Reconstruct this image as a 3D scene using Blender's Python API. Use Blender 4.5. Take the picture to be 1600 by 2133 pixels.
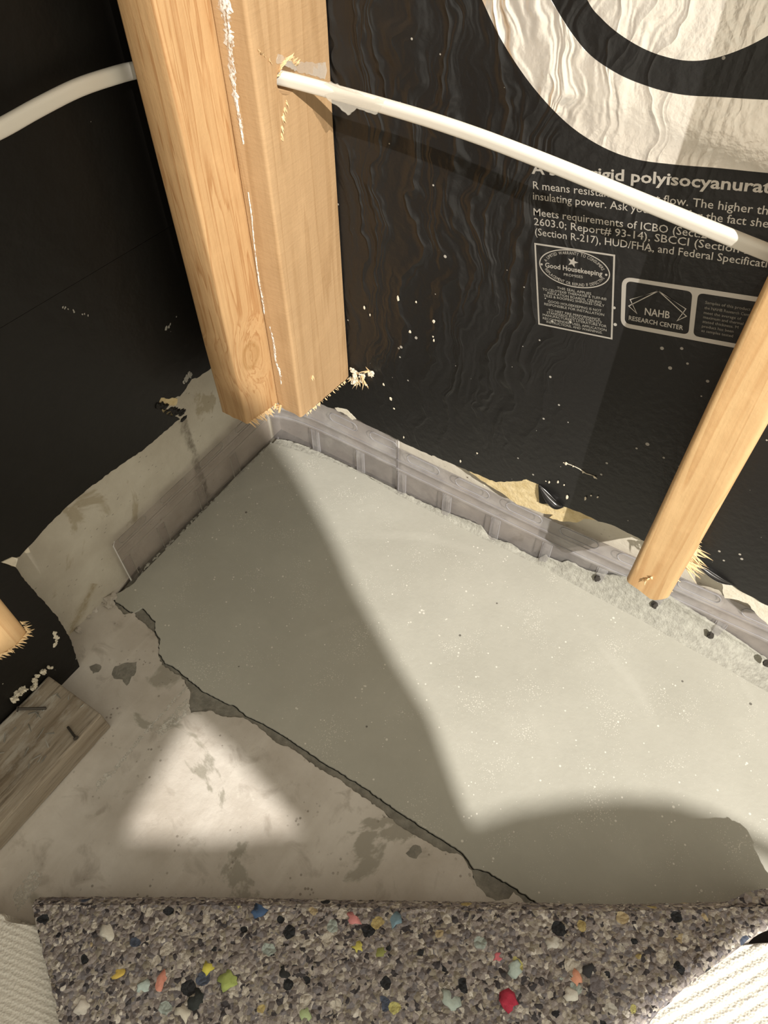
import bpy, bmesh, math, random
from mathutils import Vector, Matrix, Quaternion, noise
random.seed(7)
for o in list(bpy.data.objects): bpy.data.objects.remove(o)
SC = bpy.context.scene
COL = SC.collection

# ------------------------------------------------------------------ camera
cam_data = bpy.data.cameras.new('camera')
cam = bpy.data.objects.new('camera', cam_data); COL.objects.link(cam)
cam_data.sensor_fit = 'HORIZONTAL'; cam_data.sensor_width = 36.0
cam_data.lens = 36.0 * 1545.0 / 1600.0
cam_data.clip_start = 0.02
right = Vector((.83829, .54508, -.00848)); down = Vector((.42862, -.66858, -.60773)); fwd = Vector((-.33693, .50579, -.79414))
right.normalize(); fwd = (fwd - right * fwd.dot(right)).normalized(); upv = right.cross(fwd)
m3 = Matrix((right, upv, -fwd)).transposed()
cam.matrix_world = Matrix.Translation((.5865, -.5667, .85)) @ m3.to_4x4()
SC.camera = cam

# ------------------------------------------------------------------ light, world, exposure
w = bpy.data.worlds.new('world'); SC.world = w; w.use_nodes = True
bg = w.node_tree.nodes['Background']
bg.inputs[0].default_value = (1.0, .93, .76, 1); bg.inputs[1].default_value = 1.0
ld = bpy.data.lights.new('ceiling_bulb', 'POINT'); ld.energy = 930; ld.color = (1.0, .95, .88); ld.shadow_soft_size = .014
lo = bpy.data.objects.new('ceiling_bulb', ld); COL.objects.link(lo); lo.location = (2.61, -1.835, 2.48)
SC.view_settings.view_transform = 'Standard'; SC.view_settings.look = 'None'
SC.view_settings.exposure = 0.0; SC.view_settings.gamma = 1.0; SC.view_settings.use_curve_mapping = False

# ------------------------------------------------------------------ node helpers
def new_mat(name):
    m = bpy.data.materials.new(name); m.use_nodes = True
    nt = m.node_tree
    for n in list(nt.nodes): nt.nodes.remove(n)
    out = nt.nodes.new('ShaderNodeOutputMaterial'); p = nt.nodes.new('ShaderNodeBsdfPrincipled')
    nt.links.new(p.outputs[0], out.inputs[0])
    return m, nt, p
class N:
    """small wrapper so that node graphs read as expressions"""
    def __init__(s, nt): s.nt = nt
    def node(s, t, **kw):
        n = s.nt.nodes.new(t)
        for k, v in kw.items(): setattr(n, k, v)
        return n
    def put(s, sock, v):
        if hasattr(v, 'is_output'): s.nt.links.new(v, sock)
        else: sock.default_value = v
    def coord(s, scale=(1,1,1), rot=(0,0,0), loc=(0,0,0)):
        c = s.node('ShaderNodeTexCoord'); mp = s.node('ShaderNodeMapping')
        mp.inputs['Scale'].default_value = scale; mp.inputs['Rotation'].default_value = rot; mp.inputs['Location'].default_value = loc
        s.nt.links.new(c.outputs['Object'], mp.inputs[0]); return mp.outputs[0]
    def noise(s, vec, scale, detail=4, rough=.55, dist=0, col=False):
        n = s.node('ShaderNodeTexNoise'); s.put(n.inputs['Vector'], vec); n.inputs['Scale'].default_value = scale
        n.inputs['Detail'].default_value = detail; n.inputs['Roughness'].default_value = rough; n.inputs['Distortion'].default_value = dist
        return n.outputs['Color' if col else 'Fac']
    def voro(s, vec, scale, feature='F1', out='Distance', rand=1.0):
        n = s.node('ShaderNodeTexVoronoi', feature=feature); s.put(n.inputs['Vector'], vec); n.inputs['Scale'].default_value = scale
        if 'Randomness' in n.inputs: n.inputs['Randomness'].default_value = rand
        return n.outputs[out]
    def ramp(s, fac, stops, interp='LINEAR'):
        n = s.node('ShaderNodeValToRGB'); s.put(n.inputs[0], fac); cr = n.color_ramp; cr.interpolation = interp
        while len(cr.elements) < len(stops): cr.elements.new(.5)
        for e, (p, c) in zip(cr.elements, stops):
            e.position = p; e.color = (c, c, c, 1) if isinstance(c, (int, float)) else (*c, 1)
        return n.outputs[0]
    def math(s, op, a, b=0.0, c=None, clamp=False):
        n = s.node('ShaderNodeMath', operation=op, use_clamp=clamp); s.put(n.inputs[0], a); s.put(n.inputs[1], b)
        if c is not None: s.put(n.inputs[2], c)
        return n.outputs[0]
    def mix(s, f, a, b, bt='MIX'):
        n = s.node('ShaderNodeMix', data_type='RGBA', blend_type=bt)
        s.put(n.inputs['Factor'], f)
        for k, v in ((6, a), (7, b)):
            s.put(n.inputs[k], v if hasattr(v, 'is_output') else (*v, 1))
        return n.outputs[2]
    def vmath(s, op, a, b):
        n = s.node('ShaderNodeVectorMath', operation=op); s.put(n.inputs[0], a); s.put(n.inputs[1], b); return n.outputs[0]
    def sep(s, v):
        n = s.node('ShaderNodeSeparateXYZ'); s.put(n.inputs[0], v); return n.outputs
    def bump(s, h, strength=.3, dist=.01, normal=None):
        n = s.node('ShaderNodeBump'); s.put(n.inputs['Height'], h); n.inputs['Strength'].default_value = strength; n.inputs['Distance'].default_value = dist
        if normal is not None: s.nt.links.new(normal, n.inputs['Normal'])
        return n.outputs[0]
def plain(name, col, rough=.7, metal=0.0, bump=None, spec=.5, var=0.0, vscale=60):
    m, nt, p = new_mat(name); g = N(nt)
    v = g.coord()
    c = (*col, 1)
    if var:
        f = g.noise(v, vscale, 5)
        c = g.mix(f, tuple(k * (1 - var) for k in col), tuple(min(1, k * (1 + var)) for k in col))
    g.put(p.inputs['Base Color'], c)
    p.inputs['Roughness'].default_value = rough; p.inputs['Metallic'].default_value = metal; p.inputs['Specular IOR Level'].default_value = spec
    if bump: nt.links.new(g.bump(g.noise(v, bump[0], 5), bump[1], bump[2]), p.inputs['Normal'])
    return m

# ------------------------------------------------------------------ materials
def mat_new_concrete():
    m, nt, p = new_mat('new_concrete'); g = N(nt); v = g.coord()
    base = g.mix(g.ramp(g.noise(v, 7, 5, .6), [(.3, 0), (.7, 1)]), (.375, .365, .315), (.45, .44, .385))
    base = g.mix(g.math('MULTIPLY', g.noise(v, 90, 4), .35), base, (.34, .33, .285))
    warp = g.vmath('ADD', v, g.noise(v, 120, 2, col=True))
    d = g.voro(v, 190); size = g.noise(v, 55, 2)
    speck = g.math('LESS_THAN', d, g.math('MULTIPLY', g.ramp(size, [(.52, 0), (.72, 1)]), .30))
    d2 = g.voro(v, 430); speck2 = g.math('LESS_THAN', d2, g.math('MULTIPLY', g.ramp(g.noise(v, 18, 3), [(.40, 0), (.72, 1)]), .33))
    base = g.mix(g.math('MULTIPLY', speck, .75), base, (.72, .70, .63))
    base = g.mix(g.math('MULTIPLY', speck2, .55), base, (.72, .70, .63))
    # pale trowel arcs
    n = g.node('ShaderNodeTexWave', wave_type='RINGS', rings_direction='Z'); g.put(n.inputs['Vector'], g.coord(loc=(-.42, .36, 0))); n.inputs['Scale'].default_value = 2.3; n.inputs['Distortion'].default_value = 2.2; n.inputs['Detail'].default_value = 2
    arc = g.math('MULTIPLY', g.ramp(n.outputs['Fac'], [(.96, 0), (1, 1)]), g.ramp(g.noise(v, 5, 2), [(.5, 0), (.7, .16)]))
    base = g.mix(arc, base, (.58, .57, .51))
    dk = g.math('LESS_THAN', g.voro(g.coord(loc=(.3, .2, 0)), 16), .028)
    base = g.mix(g.math('MULTIPLY', dk, .8), base, (.08, .07, .06))
    g.put(p.inputs['Base Color'], base); p.inputs['Roughness'].default_value = .78; p.inputs['Specular IOR Level'].default_value = .3
    h = g.math('ADD', g.noise(v, 160, 5, .6), g.math('MULTIPLY', g.math('ADD', speck, speck2), .6))
    nt.links.new(g.bump(h, .22, .0016), p.inputs['Normal'])
    return m
def mat_old_concrete():
    m, nt, p = new_mat('old_concrete'); g = N(nt); v = g.coord()
    base = g.mix(g.ramp(g.noise(v, 9, 6, .62), [(.35, 0), (.68, 1)]), (.45, .405, .35), (.61, .57, .515))
    base = g.mix(g.ramp(g.noise(g.coord(scale=(1, .10, 1)), 30, 4, .6), [(.55, 0), (.72, .45)]), base, (.66, .62, .56))
    base = g.mix(g.ramp(g.noise(v, 30, 5, .6, .6), [(.56, 0), (.70, .6)]), base, (.30, .26, .215))
    st = g.ramp(g.noise(g.coord(loc=(3, 1, 0)), 6.5, 6, .6, .8), [(.60, 0), (.63, .75)])
    base = g.mix(st, base, (.27, .25, .20))
    pits = g.math('MULTIPLY', g.ramp(g.voro(v, 150), [(.16, 1), (.24, 0)]), g.ramp(g.noise(v, 22, 3), [(.56, 0), (.64, 1)]))
    base = g.mix(g.math('MULTIPLY', pits, .7), base, (.17, .145, .115))
    wt = g.math('MULTIPLY', g.ramp(g.noise(v, 55, 5, .7), [(.58, 0), (.66, 1)]), g.ramp(g.noise(g.coord(loc=(0, 5, 0)), 5, 2), [(.55, 0), (.65, .7)]))
    base = g.mix(wt, base, (.66, .63, .56))
    g.put(p.inputs['Base Color'], base); p.inputs['Roughness'].default_value = .72; p.inputs['Specular IOR Level'].default_value = .35
    h = g.math('SUBTRACT', g.noise(v, 70, 6, .62), g.math('MULTIPLY', pits, .8))
    nt.links.new(g.bump(h, .3, .003), p.inputs['Normal'])
    return m
def mat_rough(name, a, b, sc=120, strength=.7):
    m, nt, p = new_mat(name); g = N(nt); v = g.coord()
    g.put(p.inputs['Base Color'], g.mix(g.ramp(g.noise(v, sc, 6, .65), [(.35, 0), (.65, 1)]), a, b)); p.inputs['Roughness'].default_value = .9
    nt.links.new(g.bump(g.noise(v, sc * 1.6, 6, .65), strength, .004), p.inputs['Normal'])
    return m
def mat_wall_concrete():
    m, nt, p = new_mat('wall_concrete'); g = N(nt); v = g.coord()
    base = g.mix(g.ramp(g.noise(v, 14, 6, .6), [(.35, 0), (.68, 1)]), (.49, .445, .365), (.61, .57, .48))
    fl = g.math('MULTIPLY', g.ramp(g.voro(g.coord(scale=(1, 1, 2.4), rot=(.5, 0, 0)), 85), [(.10, 1), (.17, 0)]), g.ramp(g.noise(v, 30, 3), [(.52, 0), (.6, 1)]))
    base = g.mix(g.math('MULTIPLY', fl, .75), base, (.19, .165, .13))
    st = g.ramp(g.noise(g.coord(loc=(2, 0, 1)), 11, 5, .6, .5), [(.62, 0), (.66, .6)])
    base = g.mix(st, base, (.31, .25, .15))
    (ya, za), (yb, zb_) = [(-0.1451,0.1549),(-0.1437,0.0088)]; (yc, zc), (yd, zd) = [(-0.3574,0.0362),(-0.4037,0.0058)]
    co = g.sep(v)
    def blot(y0, z0, y1, z1, w, col, k, base):
        ln = math.hypot(y1 - y0, z1 - z0); ny, nz = (z1 - z0) / ln, -(y1 - y0) / ln; ty, tz = (y1 - y0) / ln, (z1 - z0) / ln
        wob = g.math('MULTIPLY', g.math('SUBTRACT', g.noise(v, 45, 4), .5), w * 2.5)
        d = g.math('ABSOLUTE', g.math('ADD', wob, g.math('ADD', g.math('MULTIPLY', co[1], ny), g.math('SUBTRACT', g.math('MULTIPLY', co[2], nz), y0 * ny + z0 * nz))))
        t = g.math('ADD', g.math('MULTIPLY', co[1], ty), g.math('SUBTRACT', g.math('MULTIPLY', co[2], tz), y0 * ty + z0 * tz))
        inside = g.math('MULTIPLY', g.math('GREATER_THAN', t, -.01), g.math('LESS_THAN', t, ln + .01))
        x_face = g.math('LESS_THAN', co[0], .0)
        f = g.math('MULTIPLY', g.math('MULTIPLY', g.ramp(d, [(0, 1), (w * .6, .8), (w, 0)]), g.math('MULTIPLY', inside, x_face)), g.math('MULTIPLY', g.ramp(g.noise(v, 70, 5, .7), [(.35, .2), (.6, 1)]), k))
        return g.mix(f, base, col)
    base = blot(ya, za, yb, zb_, .008, (.17, .145, .11), .85, base); base = blot(yc, zc, yd, zd, .009, (.27, .20, .09), .7, base)
    g.put(p.inputs['Base Color'], base); p.inputs['Roughness'].default_value = .85
    nt.links.new(g.bump(g.noise(v, 90, 6, .62), .35, .003), p.inputs['Normal'])
    return m
def foil_height(g):
    """long wavy vertical wrinkles, strong near the corner, plus the fine embossing"""
    v = g.coord()
    warp = g.vmath('ADD', v, g.vmath('MULTIPLY', g.noise(v, 11, 3, .5, col=True), (.09, 0, .05)))
    sc = g.node('ShaderNodeMapping'); sc.inputs['Scale'].default_value = (1, 1, .16); sc.inputs['Rotation'].default_value = (0, .16, 0)
    g.nt.links.new(warp, sc.inputs[0])
    long = g.noise(sc.outputs[0], 27, 3, .5, .6)
    ridge = g.math('POWER', g.math('SUBTRACT', 1.0, g.math('ABSOLUTE', g.math('MULTIPLY', g.math('SUBTRACT', long, .5), 4.5)), clamp=True), 2.0)
    x = g.sep(v)[0]; z = g.sep(v)[2]
    mask = g.math('MULTIPLY', g.ramp(x, [(.10, .45), (.20, 1), (.36, .9), (.43, .22), (.50, .06)]), g.ramp(z, [(.18, .12), (.45, 1)]))
    fine = g.noise(v, 130, 3, .5)
    (ax, az), (bx, bz) = [(0.491,0.6772),(0.4907,0.5731)]; ln = math.hypot(bx - ax, bz - az); nx, nz = (bz - az) / ln, -(bx - ax) / ln
    d = g.math('ABSOLUTE', g.math('ADD', g.math('MULTIPLY', x, nx), g.math('SUBTRACT', g.math('MULTIPLY', z, nz), ax * nx + az * nz)))
    crease = g.math('MULTIPLY', g.ramp(d, [(0, 1), (.0025, 0), (.0055, 0), (.0075, .8), (.0100, 0)]), .30)
    fine = g.math('ADD', fine, crease)
    return g.math('ADD', g.math('MULTIPLY', ridge, mask), g.math('MULTIPLY', fine, .16))
def mat_foil(name, kind):
    m, nt, p = new_mat(name); g = N(nt); v = g.coord()
    if kind == 'black':
        c = g.mix(g.noise(v, 6, 3), (.008, .0078, .0078), (.012, .0115, .0112))
        dust = g.math('MULTIPLY', g.math('LESS_THAN', g.voro(v, 60), g.math('MULTIPLY', g.ramp(g.noise(v, 9, 2), [(.42, 0), (.8, 1)]), .2)), 1.0)
        v2 = g.vmath('ADD', g.coord(scale=(1, 1, .45), rot=(0, .5, 0)), g.vmath('MULTIPLY', g.noise(v, 60, 3, col=True), (.012, .012, .012)))
        dust2 = g.math('LESS_THAN', g.voro(v2, 34), g.math('MULTIPLY', g.ramp(g.noise(g.coord(loc=(1, 2, 3)), 12, 2), [(.5, 0), (.8, 1)]), .13))
        c = g.mix(g.math('MAXIMUM', g.math('MULTIPLY', dust, .6), g.math('MULTIPLY', dust2, .7)), c, (.55, .52, .46))
        g.put(p.inputs['Base Color'], c); p.inputs['Roughness'].default_value = .38; p.inputs['Specular IOR Level'].default_value = .42
        nt.links.new(g.bump(foil_height(g), .42, .009), p.inputs['Normal'])
    elif kind == 'left':
        c = g.mix(g.noise(v, 6, 3), (.0085, .0075, .0064), (.012, .0105, .0088))
        dust = g.math('LESS_THAN', g.voro(v, 55), g.math('MULTIPLY', g.ramp(g.noise(v, 9, 2), [(.5, 0), (.85, 1)]), .16))
        c = g.mix(g.math('MULTIPLY', dust, .55), c, (.5, .47, .42))
        g.put(p.inputs['Base Color'], c); p.inputs['Roughness'].default_value = .45; p.inputs['Specular IOR Level'].default_value = .22
        nt.links.new(g.bump(g.noise(v, 28, 4, .55), .25, .006), p.inputs['Normal'])
    else:
        c = g.mix(g.noise(v, 20, 4), (.82, .775, .70), (.92, .875, .80))
        g.put(p.inputs['Base Color'], c); p.inputs['Roughness'].default_value = .30; p.inputs['Metallic'].default_value = .62
        nt.links.new(g.bump(foil_height(g), .5, .008), p.inputs['Normal'])
    return m
def mat_ink(name, col):
    return plain(name, col, .5, .2)
def mat_wood(name, a, b, line, ring=1.0, rough=.62, saw=0.0, knots=None, tilt=0.02):
    m, nt, p = new_mat(name); g = N(nt)
    v = g.coord(rot=(tilt, tilt, 0))
    vv = v
    if knots:
        for (kx, ky, kz, r) in knots:     # bend the grain round each knot
            c = g.coord(loc=(-kx, -ky, -kz)); ln = g.node('ShaderNodeVectorMath', operation='LENGTH')
            sq = g.vmath('MULTIPLY', c, (0.0, 1.0, .62)); g.nt.links.new(sq, ln.inputs[0])
            f = g.ramp(ln.outputs['Value'], [(0, 1), (r * 2.9, 0)])
            vv = g.vmath('ADD', vv, g.vmath('MULTIPLY', g.mix(f, (0, 0, 0), (.028, .028, .0)), (1, 1, 1)))
    st = g.node('ShaderNodeMapping'); st.inputs['Scale'].default_value = (1, 1, .045); g.nt.links.new(vv, st.inputs[0])
    n1 = g.noise(st.outputs[0], 55 * ring, 3, .5, .3); n2 = g.noise(st.outputs[0], 240 * ring, 4, .6)
    bands = g.ramp(g.math('FRACT', g.math('MULTIPLY', n1, 6.0)), [(0, 0), (.65, .25), (.92, 1), (1, .15)])
    c = g.mix(g.noise(st.outputs[0], 22, 3), a, b)
    c = g.mix(g.math('MULTIPLY', bands, .62), c, line)
    c = g.mix(g.math('MULTIPLY', g.ramp(n2, [(.5, 0), (.75, 1)]), .28), c, line)
    c = g.mix(g.ramp(g.noise(v, 35, 4), [(.5, 0), (.75, .22)]), c, tuple(min(1, k * 1.25) for k in b))
    if knots:
        for (kx, ky, kz, r) in knots:
            cc = g.coord(loc=(-kx, -ky, -kz)); ln = g.node('ShaderNodeVectorMath', operation='LENGTH')
            sq = g.vmath('MULTIPLY', cc, (0.0, 1.0, .8)); g.nt.links.new(sq, ln.inputs[0])
            d = g.math('ADD', ln.outputs['Value'], g.math('MULTIPLY', g.math('SUBTRACT', g.noise(cc, 90, 3), .5), .002))
            ringf = g.ramp(d, [(0, .5), (r * .55, .1), (r * .8, .35), (r, .75), (r * 1.12, 0)])
            c = g.mix(ringf, c, (.30, .165, .06))
    g.put(p.inputs['Base Color'], c); p.inputs['Roughness'].default_value = rough; p.inputs['Specular IOR Level'].default_value = .3
    h = g.math('ADD', g.math('MULTIPLY', n2, .5), g.math('MULTIPLY', g.noise(v, 260, 3), .3))
    if saw:
        hs = g.noise(g.coord(scale=(.22, .22, 2.2), rot=(.30, .12, 0)), 150, 4, .6)
        h = g.math('ADD', h, g.math('MULTIPLY', hs, saw))
    nt.links.new(g.bump(h, .45, .0016), p.inputs['Normal'])
    return m
def mat_plate():
    m, nt, p = new_mat('weathered_wood'); g = N(nt); v = g.coord()
    st = g.coord(scale=(1, .07, 1))
    c = g.mix(g.ramp(g.noise(st, 60, 5, .6), [(.3, 0), (.7, 1)]), (.20, .155, .105), (.40, .345, .27))
    c = g.mix(g.ramp(g.noise(st, 160, 5, .65), [(.52, 0), (.66, .8)]), c, (.115, .085, .055))
    pale = g.math('MULTIPLY', g.ramp(g.noise(g.coord(scale=(1, .3, 1)), 60, 6, .7), [(.50, 0), (.60, 1)]), g.ramp(g.sep(v)[0], [(.045, .9), (.125, .1)]))
    c = g.mix(g.math('MULTIPLY', pale, .8), c, (.52, .49, .43))
    g.put(p.inputs['Base Color'], c); p.inputs['Roughness'].default_value = .85
    nt.links.new(g.bump(g.noise(st, 150, 6, .65), .5, .002), p.inputs['Normal'])
    return m
def mat_plastic(name, a, b, f0, f1):
    m, nt, p = new_mat(name); g = N(nt); v = g.coord()
    out = [n for n in nt.nodes if n.type == 'OUTPUT_MATERIAL'][0]
    c = g.mix(g.ramp(g.noise(v, 35, 5, .6), [(.4, 0), (.7, 1)]), a, b)
    g.put(p.inputs['Base Color'], c); p.inputs['Roughness'].default_value = .22
    nt.links.new(g.bump(g.noise(v, 45, 4), .12, .004), p.inputs['Normal'])
    tr = g.node('ShaderNodeBsdfTransparent'); tr.inputs[0].default_value = (.94, .925, .935, 1)
    mx = g.node('ShaderNodeMixShader'); g.put(mx.inputs[0], g.ramp(g.noise(v, 18, 4), [(.35, f0), (.7, f1)]))
    nt.links.new(tr.outputs[0], mx.inputs[1]); nt.links.new(p.outputs[0], mx.inputs[2]); nt.links.new(mx.outputs[0], out.inputs[0])
    return m
def mat_pad():
    m, nt, p = new_mat('rebond_foam'); g = N(nt); v0 = g.coord()
    v = g.vmath('ADD', v0, g.vmath('MULTIPLY', g.noise(v0, 110, 3, col=True), (.006, .006, .006)))
    def chips(scale, loc):
        n = g.node('ShaderNodeTexVoronoi', feature='F1'); g.put(n.inputs['Vector'], g.vmath('ADD', v, loc)); n.inputs['Scale'].default_value = scale
        s_ = g.node('ShaderNodeSeparateColor'); g.nt.links.new(n.outputs['Color'], s_.inputs[0]); n.inputs['Detail'].default_value = 0
        return n.outputs['Distance'], s_.outputs[0], s_.outputs[1], s_.outputs[2]
    grey = [(0, (0.071, 0.065, 0.071)), (.08, (0.177, 0.153, 0.147)), (.22, (0.295, 0.260, 0.248)), (.38, (0.366, 0.325, 0.313)), (.52, (0.236, 0.218, 0.230)), (.64, (0.425, 0.384, 0.348)), (.78, (0.330, 0.295, 0.242)), (.87, (0.543, 0.496, 0.437)), (.96, (0.708, 0.661, 0.602))]
    bright = [(0, (.62, .57, .50)), (.26, (.03, .032, .036)), (.50, (.56, .53, .48)), (.68, (.50, .40, .18)), (.74, (.60, .56, .22)), (.79, (.20, .18, .19)), (.86, (.42, .48, .45)), (.90, (.09, .11, .16)), (.95, (.52, .42, .26))]
    d1, a1, b1, c1 = chips(195, (0, 0, 0)); d2, a2, b2, c2 = chips(82, (.31, .17, .05)); d3, a3, b3, c3 = chips(330, (.7, .2, .4))
    c = g.ramp(a1, grey, 'CONSTANT')
    f3 = g.math('LESS_THAN', b3, .4); c = g.mix(f3, c, g.ramp(a3, grey, 'CONSTANT'))
    in2 = g.math('MULTIPLY', g.math('LESS_THAN', d2, g.math('ADD', .30, g.math('MULTIPLY', c2, .25))), g.math('LESS_THAN', b2, .25))
    c = g.mix(in2, c, g.ramp(a2, bright, 'CONSTANT'))
    c = g.mix(g.math('MULTIPLY', g.ramp(g.noise(v0, 600, 2), [(.45, 0), (.7, 1)]), .25), c, (.12, .11, .11))
    g.put(p.inputs['Base Color'], c); p.inputs['Roughness'].default_value = .95; p.inputs['Specular IOR Level'].default_value = .15
    h = g.math('SUBTRACT', g.math('MULTIPLY', b1, .6), d1)
    h = g.math('ADD', h, g.math('MULTIPLY', in2, .35))
    nt.links.new(g.bump(h, .8, .005), p.inputs['Normal'])
    return m
def mat_carpet():
    m, nt, p = new_mat('carpet_backing'); g = N(nt); v = g.coord()
    c = g.mix(g.noise(v, 300, 3), (.62, .585, .52), (.75, .72, .65))
    c = g.mix(g.ramp(g.noise(v, 25, 4), [(.55, 0), (.75, .3)]), c, (.50, .46, .39))
    g.put(p.inputs['Base Color'], c); p.inputs['Roughness'].default_value = .9; p.inputs['Specular IOR Level'].default_value = .2
    nt.links.new(g.bump(g.voro(v, 420), .5, .002), p.inputs['Normal'])
    return m
M_NEW = mat_new_concrete(); M_OLD = mat_old_concrete(); M_WALL = mat_wall_concrete()
M_LEDGE = mat_rough('chipped_concrete', (.17, .16, .135), (.27, .255, .215), 90, .6)
M_MORTAR = mat_rough('mortar', (.30, .29, .25), (.42, .41, .355), 140, .7)
M_DEEP = plain('hole_shade', (.035, .03, .025), .95)
M_BLACK = mat_foil('black_facer', 'black'); M_LEFT = mat_foil('black_facer_plain', 'left'); M_SILVER = mat_foil('silver_print', 'silver')
M_INK = plain('silver_ink', (.62, .59, .54), .4, .7)
M_DIM = plain('thin_silver_ink', (.30, .285, .25), .5, .2)
M_FOAM = mat_rough('yellow_foam', (.52, .40, .20), (.66, .54, .32), 80, .5)
M_PALE = mat_rough('pale_foam', (.58, .53, .42), (.70, .66, .56), 60, .4)
M_CRUMB = plain('foam_crumb', (.66, .60, .48), .9, var=.2, vscale=200)
M_FIR = mat_wood('fir', (.44, .27, .125), (.50, .325, .165), (.27, .115, .035), 1.25, .5, knots=[(.1241, -.128, .318, .0115)])
M_SPF = mat_wood('rough_spruce', (.40, .255, .13), (.46, .305, .165), (.31, .185, .085), .55, .7, saw=.5)
M_PINE = mat_wood('pine', (.50, .32, .15), (.60, .41, .215), (.40, .22, .09), .6, .5)
M_SPLINT = plain('splintered_wood', (.74, .54, .30), .8, var=.2, vscale=150)
M_TORN = plain('torn_wood', (.50, .27, .11), .85, var=.3, vscale=200)
M_HOLE = plain('drilled_wood', (.16, .085, .035), .9, var=.4, vscale=300)
M_PLASTER, _nt, _p = new_mat('white_plaster'); _g = N(_nt); _p.inputs['Base Color'].default_value = (.78, .75, .69, 1); _p.inputs['Roughness'].default_value = .9
_g.put(_p.inputs['Alpha'], _g.ramp(_g.noise(_g.coord(scale=(1, 1, .5)), 420, 5, .7), [(.40, 0), (.56, .95)]))
M_CABLE = plain('white_cable', (.72, .68, .60), .42, bump=(60, .08, .002))
M_WEB = None
M_PLATE = mat_plate(); M_STEEL = plain('rusty_nail', (.075, .065, .055), .5, .6)
M_PLASTIC = mat_plastic('clear_plastic', (.36, .35, .35), (.56, .55, .53), .22, .40); M_CLEAR = mat_plastic('clear_plastic_dusty', (.36, .33, .28), (.50, .46, .40), .06, .18); M_CEDGE = plain('clear_plastic_edge', (.30, .275, .235), .3); M_PEDGE = plain('plastic_edge', (.30, .29, .30), .25); M_PLIP = plain('plastic_scratch', (.72, .70, .68), .4)
M_PAD = mat_pad(); M_CARPET = mat_carpet(); M_GAP_SHADE = plain('fold_gap_shade', (.02, .018, .016), .95, bump=(400, .5, .003))
M_BLOCKER = plain('blocker', (.22, .19, .16), .95, var=.2)

# ------------------------------------------------------------------ object helpers
def link(name, me, mat, parent=None, smooth=False):
    o = bpy.data.objects.new(name, me); COL.objects.link(o)
    if mat: me.materials.clear(); me.materials.append(mat)
    if parent: o.parent = parent
    if smooth:
        for f in me.polygons: f.use_smooth = True
    return o
def obj(name, bm, mat, parent=None, smooth=False):
    me = bpy.data.meshes.new(name); bmesh.ops.recalc_face_normals(bm, faces=bm.faces[:]); bm.to_mesh(me); bm.free()
    return link(name, me, mat, parent, smooth)
def tag(o, label=None, cat=None, group=None, kind=None):
    for k, v in (('label', label), ('category', cat), ('group', group), ('kind', kind)):
        if v: o[k] = v
    return o
def empty(name, loc=(0, 0, 0)):
    o = bpy.data.objects.new(name, None); COL.objects.link(o); o.empty_display_size = .02
    return o
def smooth_path(p, n=6, closed=False):
    """Catmull-Rom through points (any dimension)"""
    p = [Vector(q) for q in p]; out = []; k = len(p)
    rng = range(k) if closed else range(k - 1)
    for i in rng:
        a = p[(i - 1) % k] if closed or i > 0 else p[i] * 2 - p[i + 1]
        b = p[i]; c = p[(i + 1) % k]; d = p[(i + 2) % k] if closed or i + 2 < k else c * 2 - b
        for j in range(n):
            t = j / n
            out.append(.5 * ((2 * b) + (c - a) * t + (2 * a - 5 * b + 4 * c - d) * t * t + (3 * b - a - 3 * c + d) * t ** 3))
    if not closed: out.append(p[-1])
    return out
def ragged(p, step=.004, amp=.0012, closed=False, seed=0):
    """subdivide a polyline and jitter it, for broken edges"""
    r = random.Random(seed); out = []; k = len(p)
    for i in range(k if closed else k - 1):
        a = Vector(p[i]); b = Vector(p[(i + 1) % k]); n = max(1, int((b - a).length / step))
        for j in range(n):
            q = a.lerp(b, j / n)
            out.append(q + Vector([r.uniform(-amp, amp) for _ in q]) if j else q)
    if not closed: out.append(Vector(p[-1]))
    return out
class Frame:
    """a flat working plane: origin, two axes, and the normal"""
    def __init__(s, o, u, v): s.o = Vector(o); s.u = Vector(u); s.v = Vector(v); s.n = s.u.cross(s.v).normalized()
    def at(s, p, h=0): return s.o + s.u * p[0] + s.v * p[1] + s.n * h
FLOOR = Frame((0, 0, 0), (1, 0, 0), (0, 1, 0))
RIGHT = Frame((0, 0, 0), (1, 0, 0), (0, 0, 1))           # normal is -y, towards the room
LEFT = Frame((0, 0, 0), (0, 1, 0), (0, 0, 1))            # normal is +x, towards the room
def sheet(name, loops, fr, h0, h1, mat, parent=None):
    """flat piece with optional holes between heights h0 and h1 over a plane"""
    cu = bpy.data.curves.new('tmp', 'CURVE'); cu.dimensions = '2D'; cu.fill_mode = 'BOTH'
    for lp in loops:
        sp = cu.splines.new('POLY'); sp.points.add(len(lp) - 1); sp.use_cyclic_u = True
        for q, pt in zip(sp.points, lp): q.co = (pt[0], pt[1], 0, 1)
    cu.extrude = abs(h1 - h0) / 2 if h1 != h0 else 0
    to = bpy.data.objects.new('tmp', cu); COL.objects.link(to)
    dg = bpy.context.evaluated_depsgraph_get(); me = bpy.data.meshes.new_from_object(to.evaluated_get(dg))
    bpy.data.objects.remove(to); bpy.data.curves.remove(cu)
    mid = (h0 + h1) / 2
    for vtx in me.vertices: vtx.co = fr.at((vtx.co.x, vtx.co.y), vtx.co.z + mid)
    bm = bmesh.new(); bm.from_mesh(me); bpy.data.meshes.remove(me)
    bmesh.ops.remove_doubles(bm, verts=bm.verts[:], dist=1e-6)
    return obj(name, bm, mat, parent)
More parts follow.
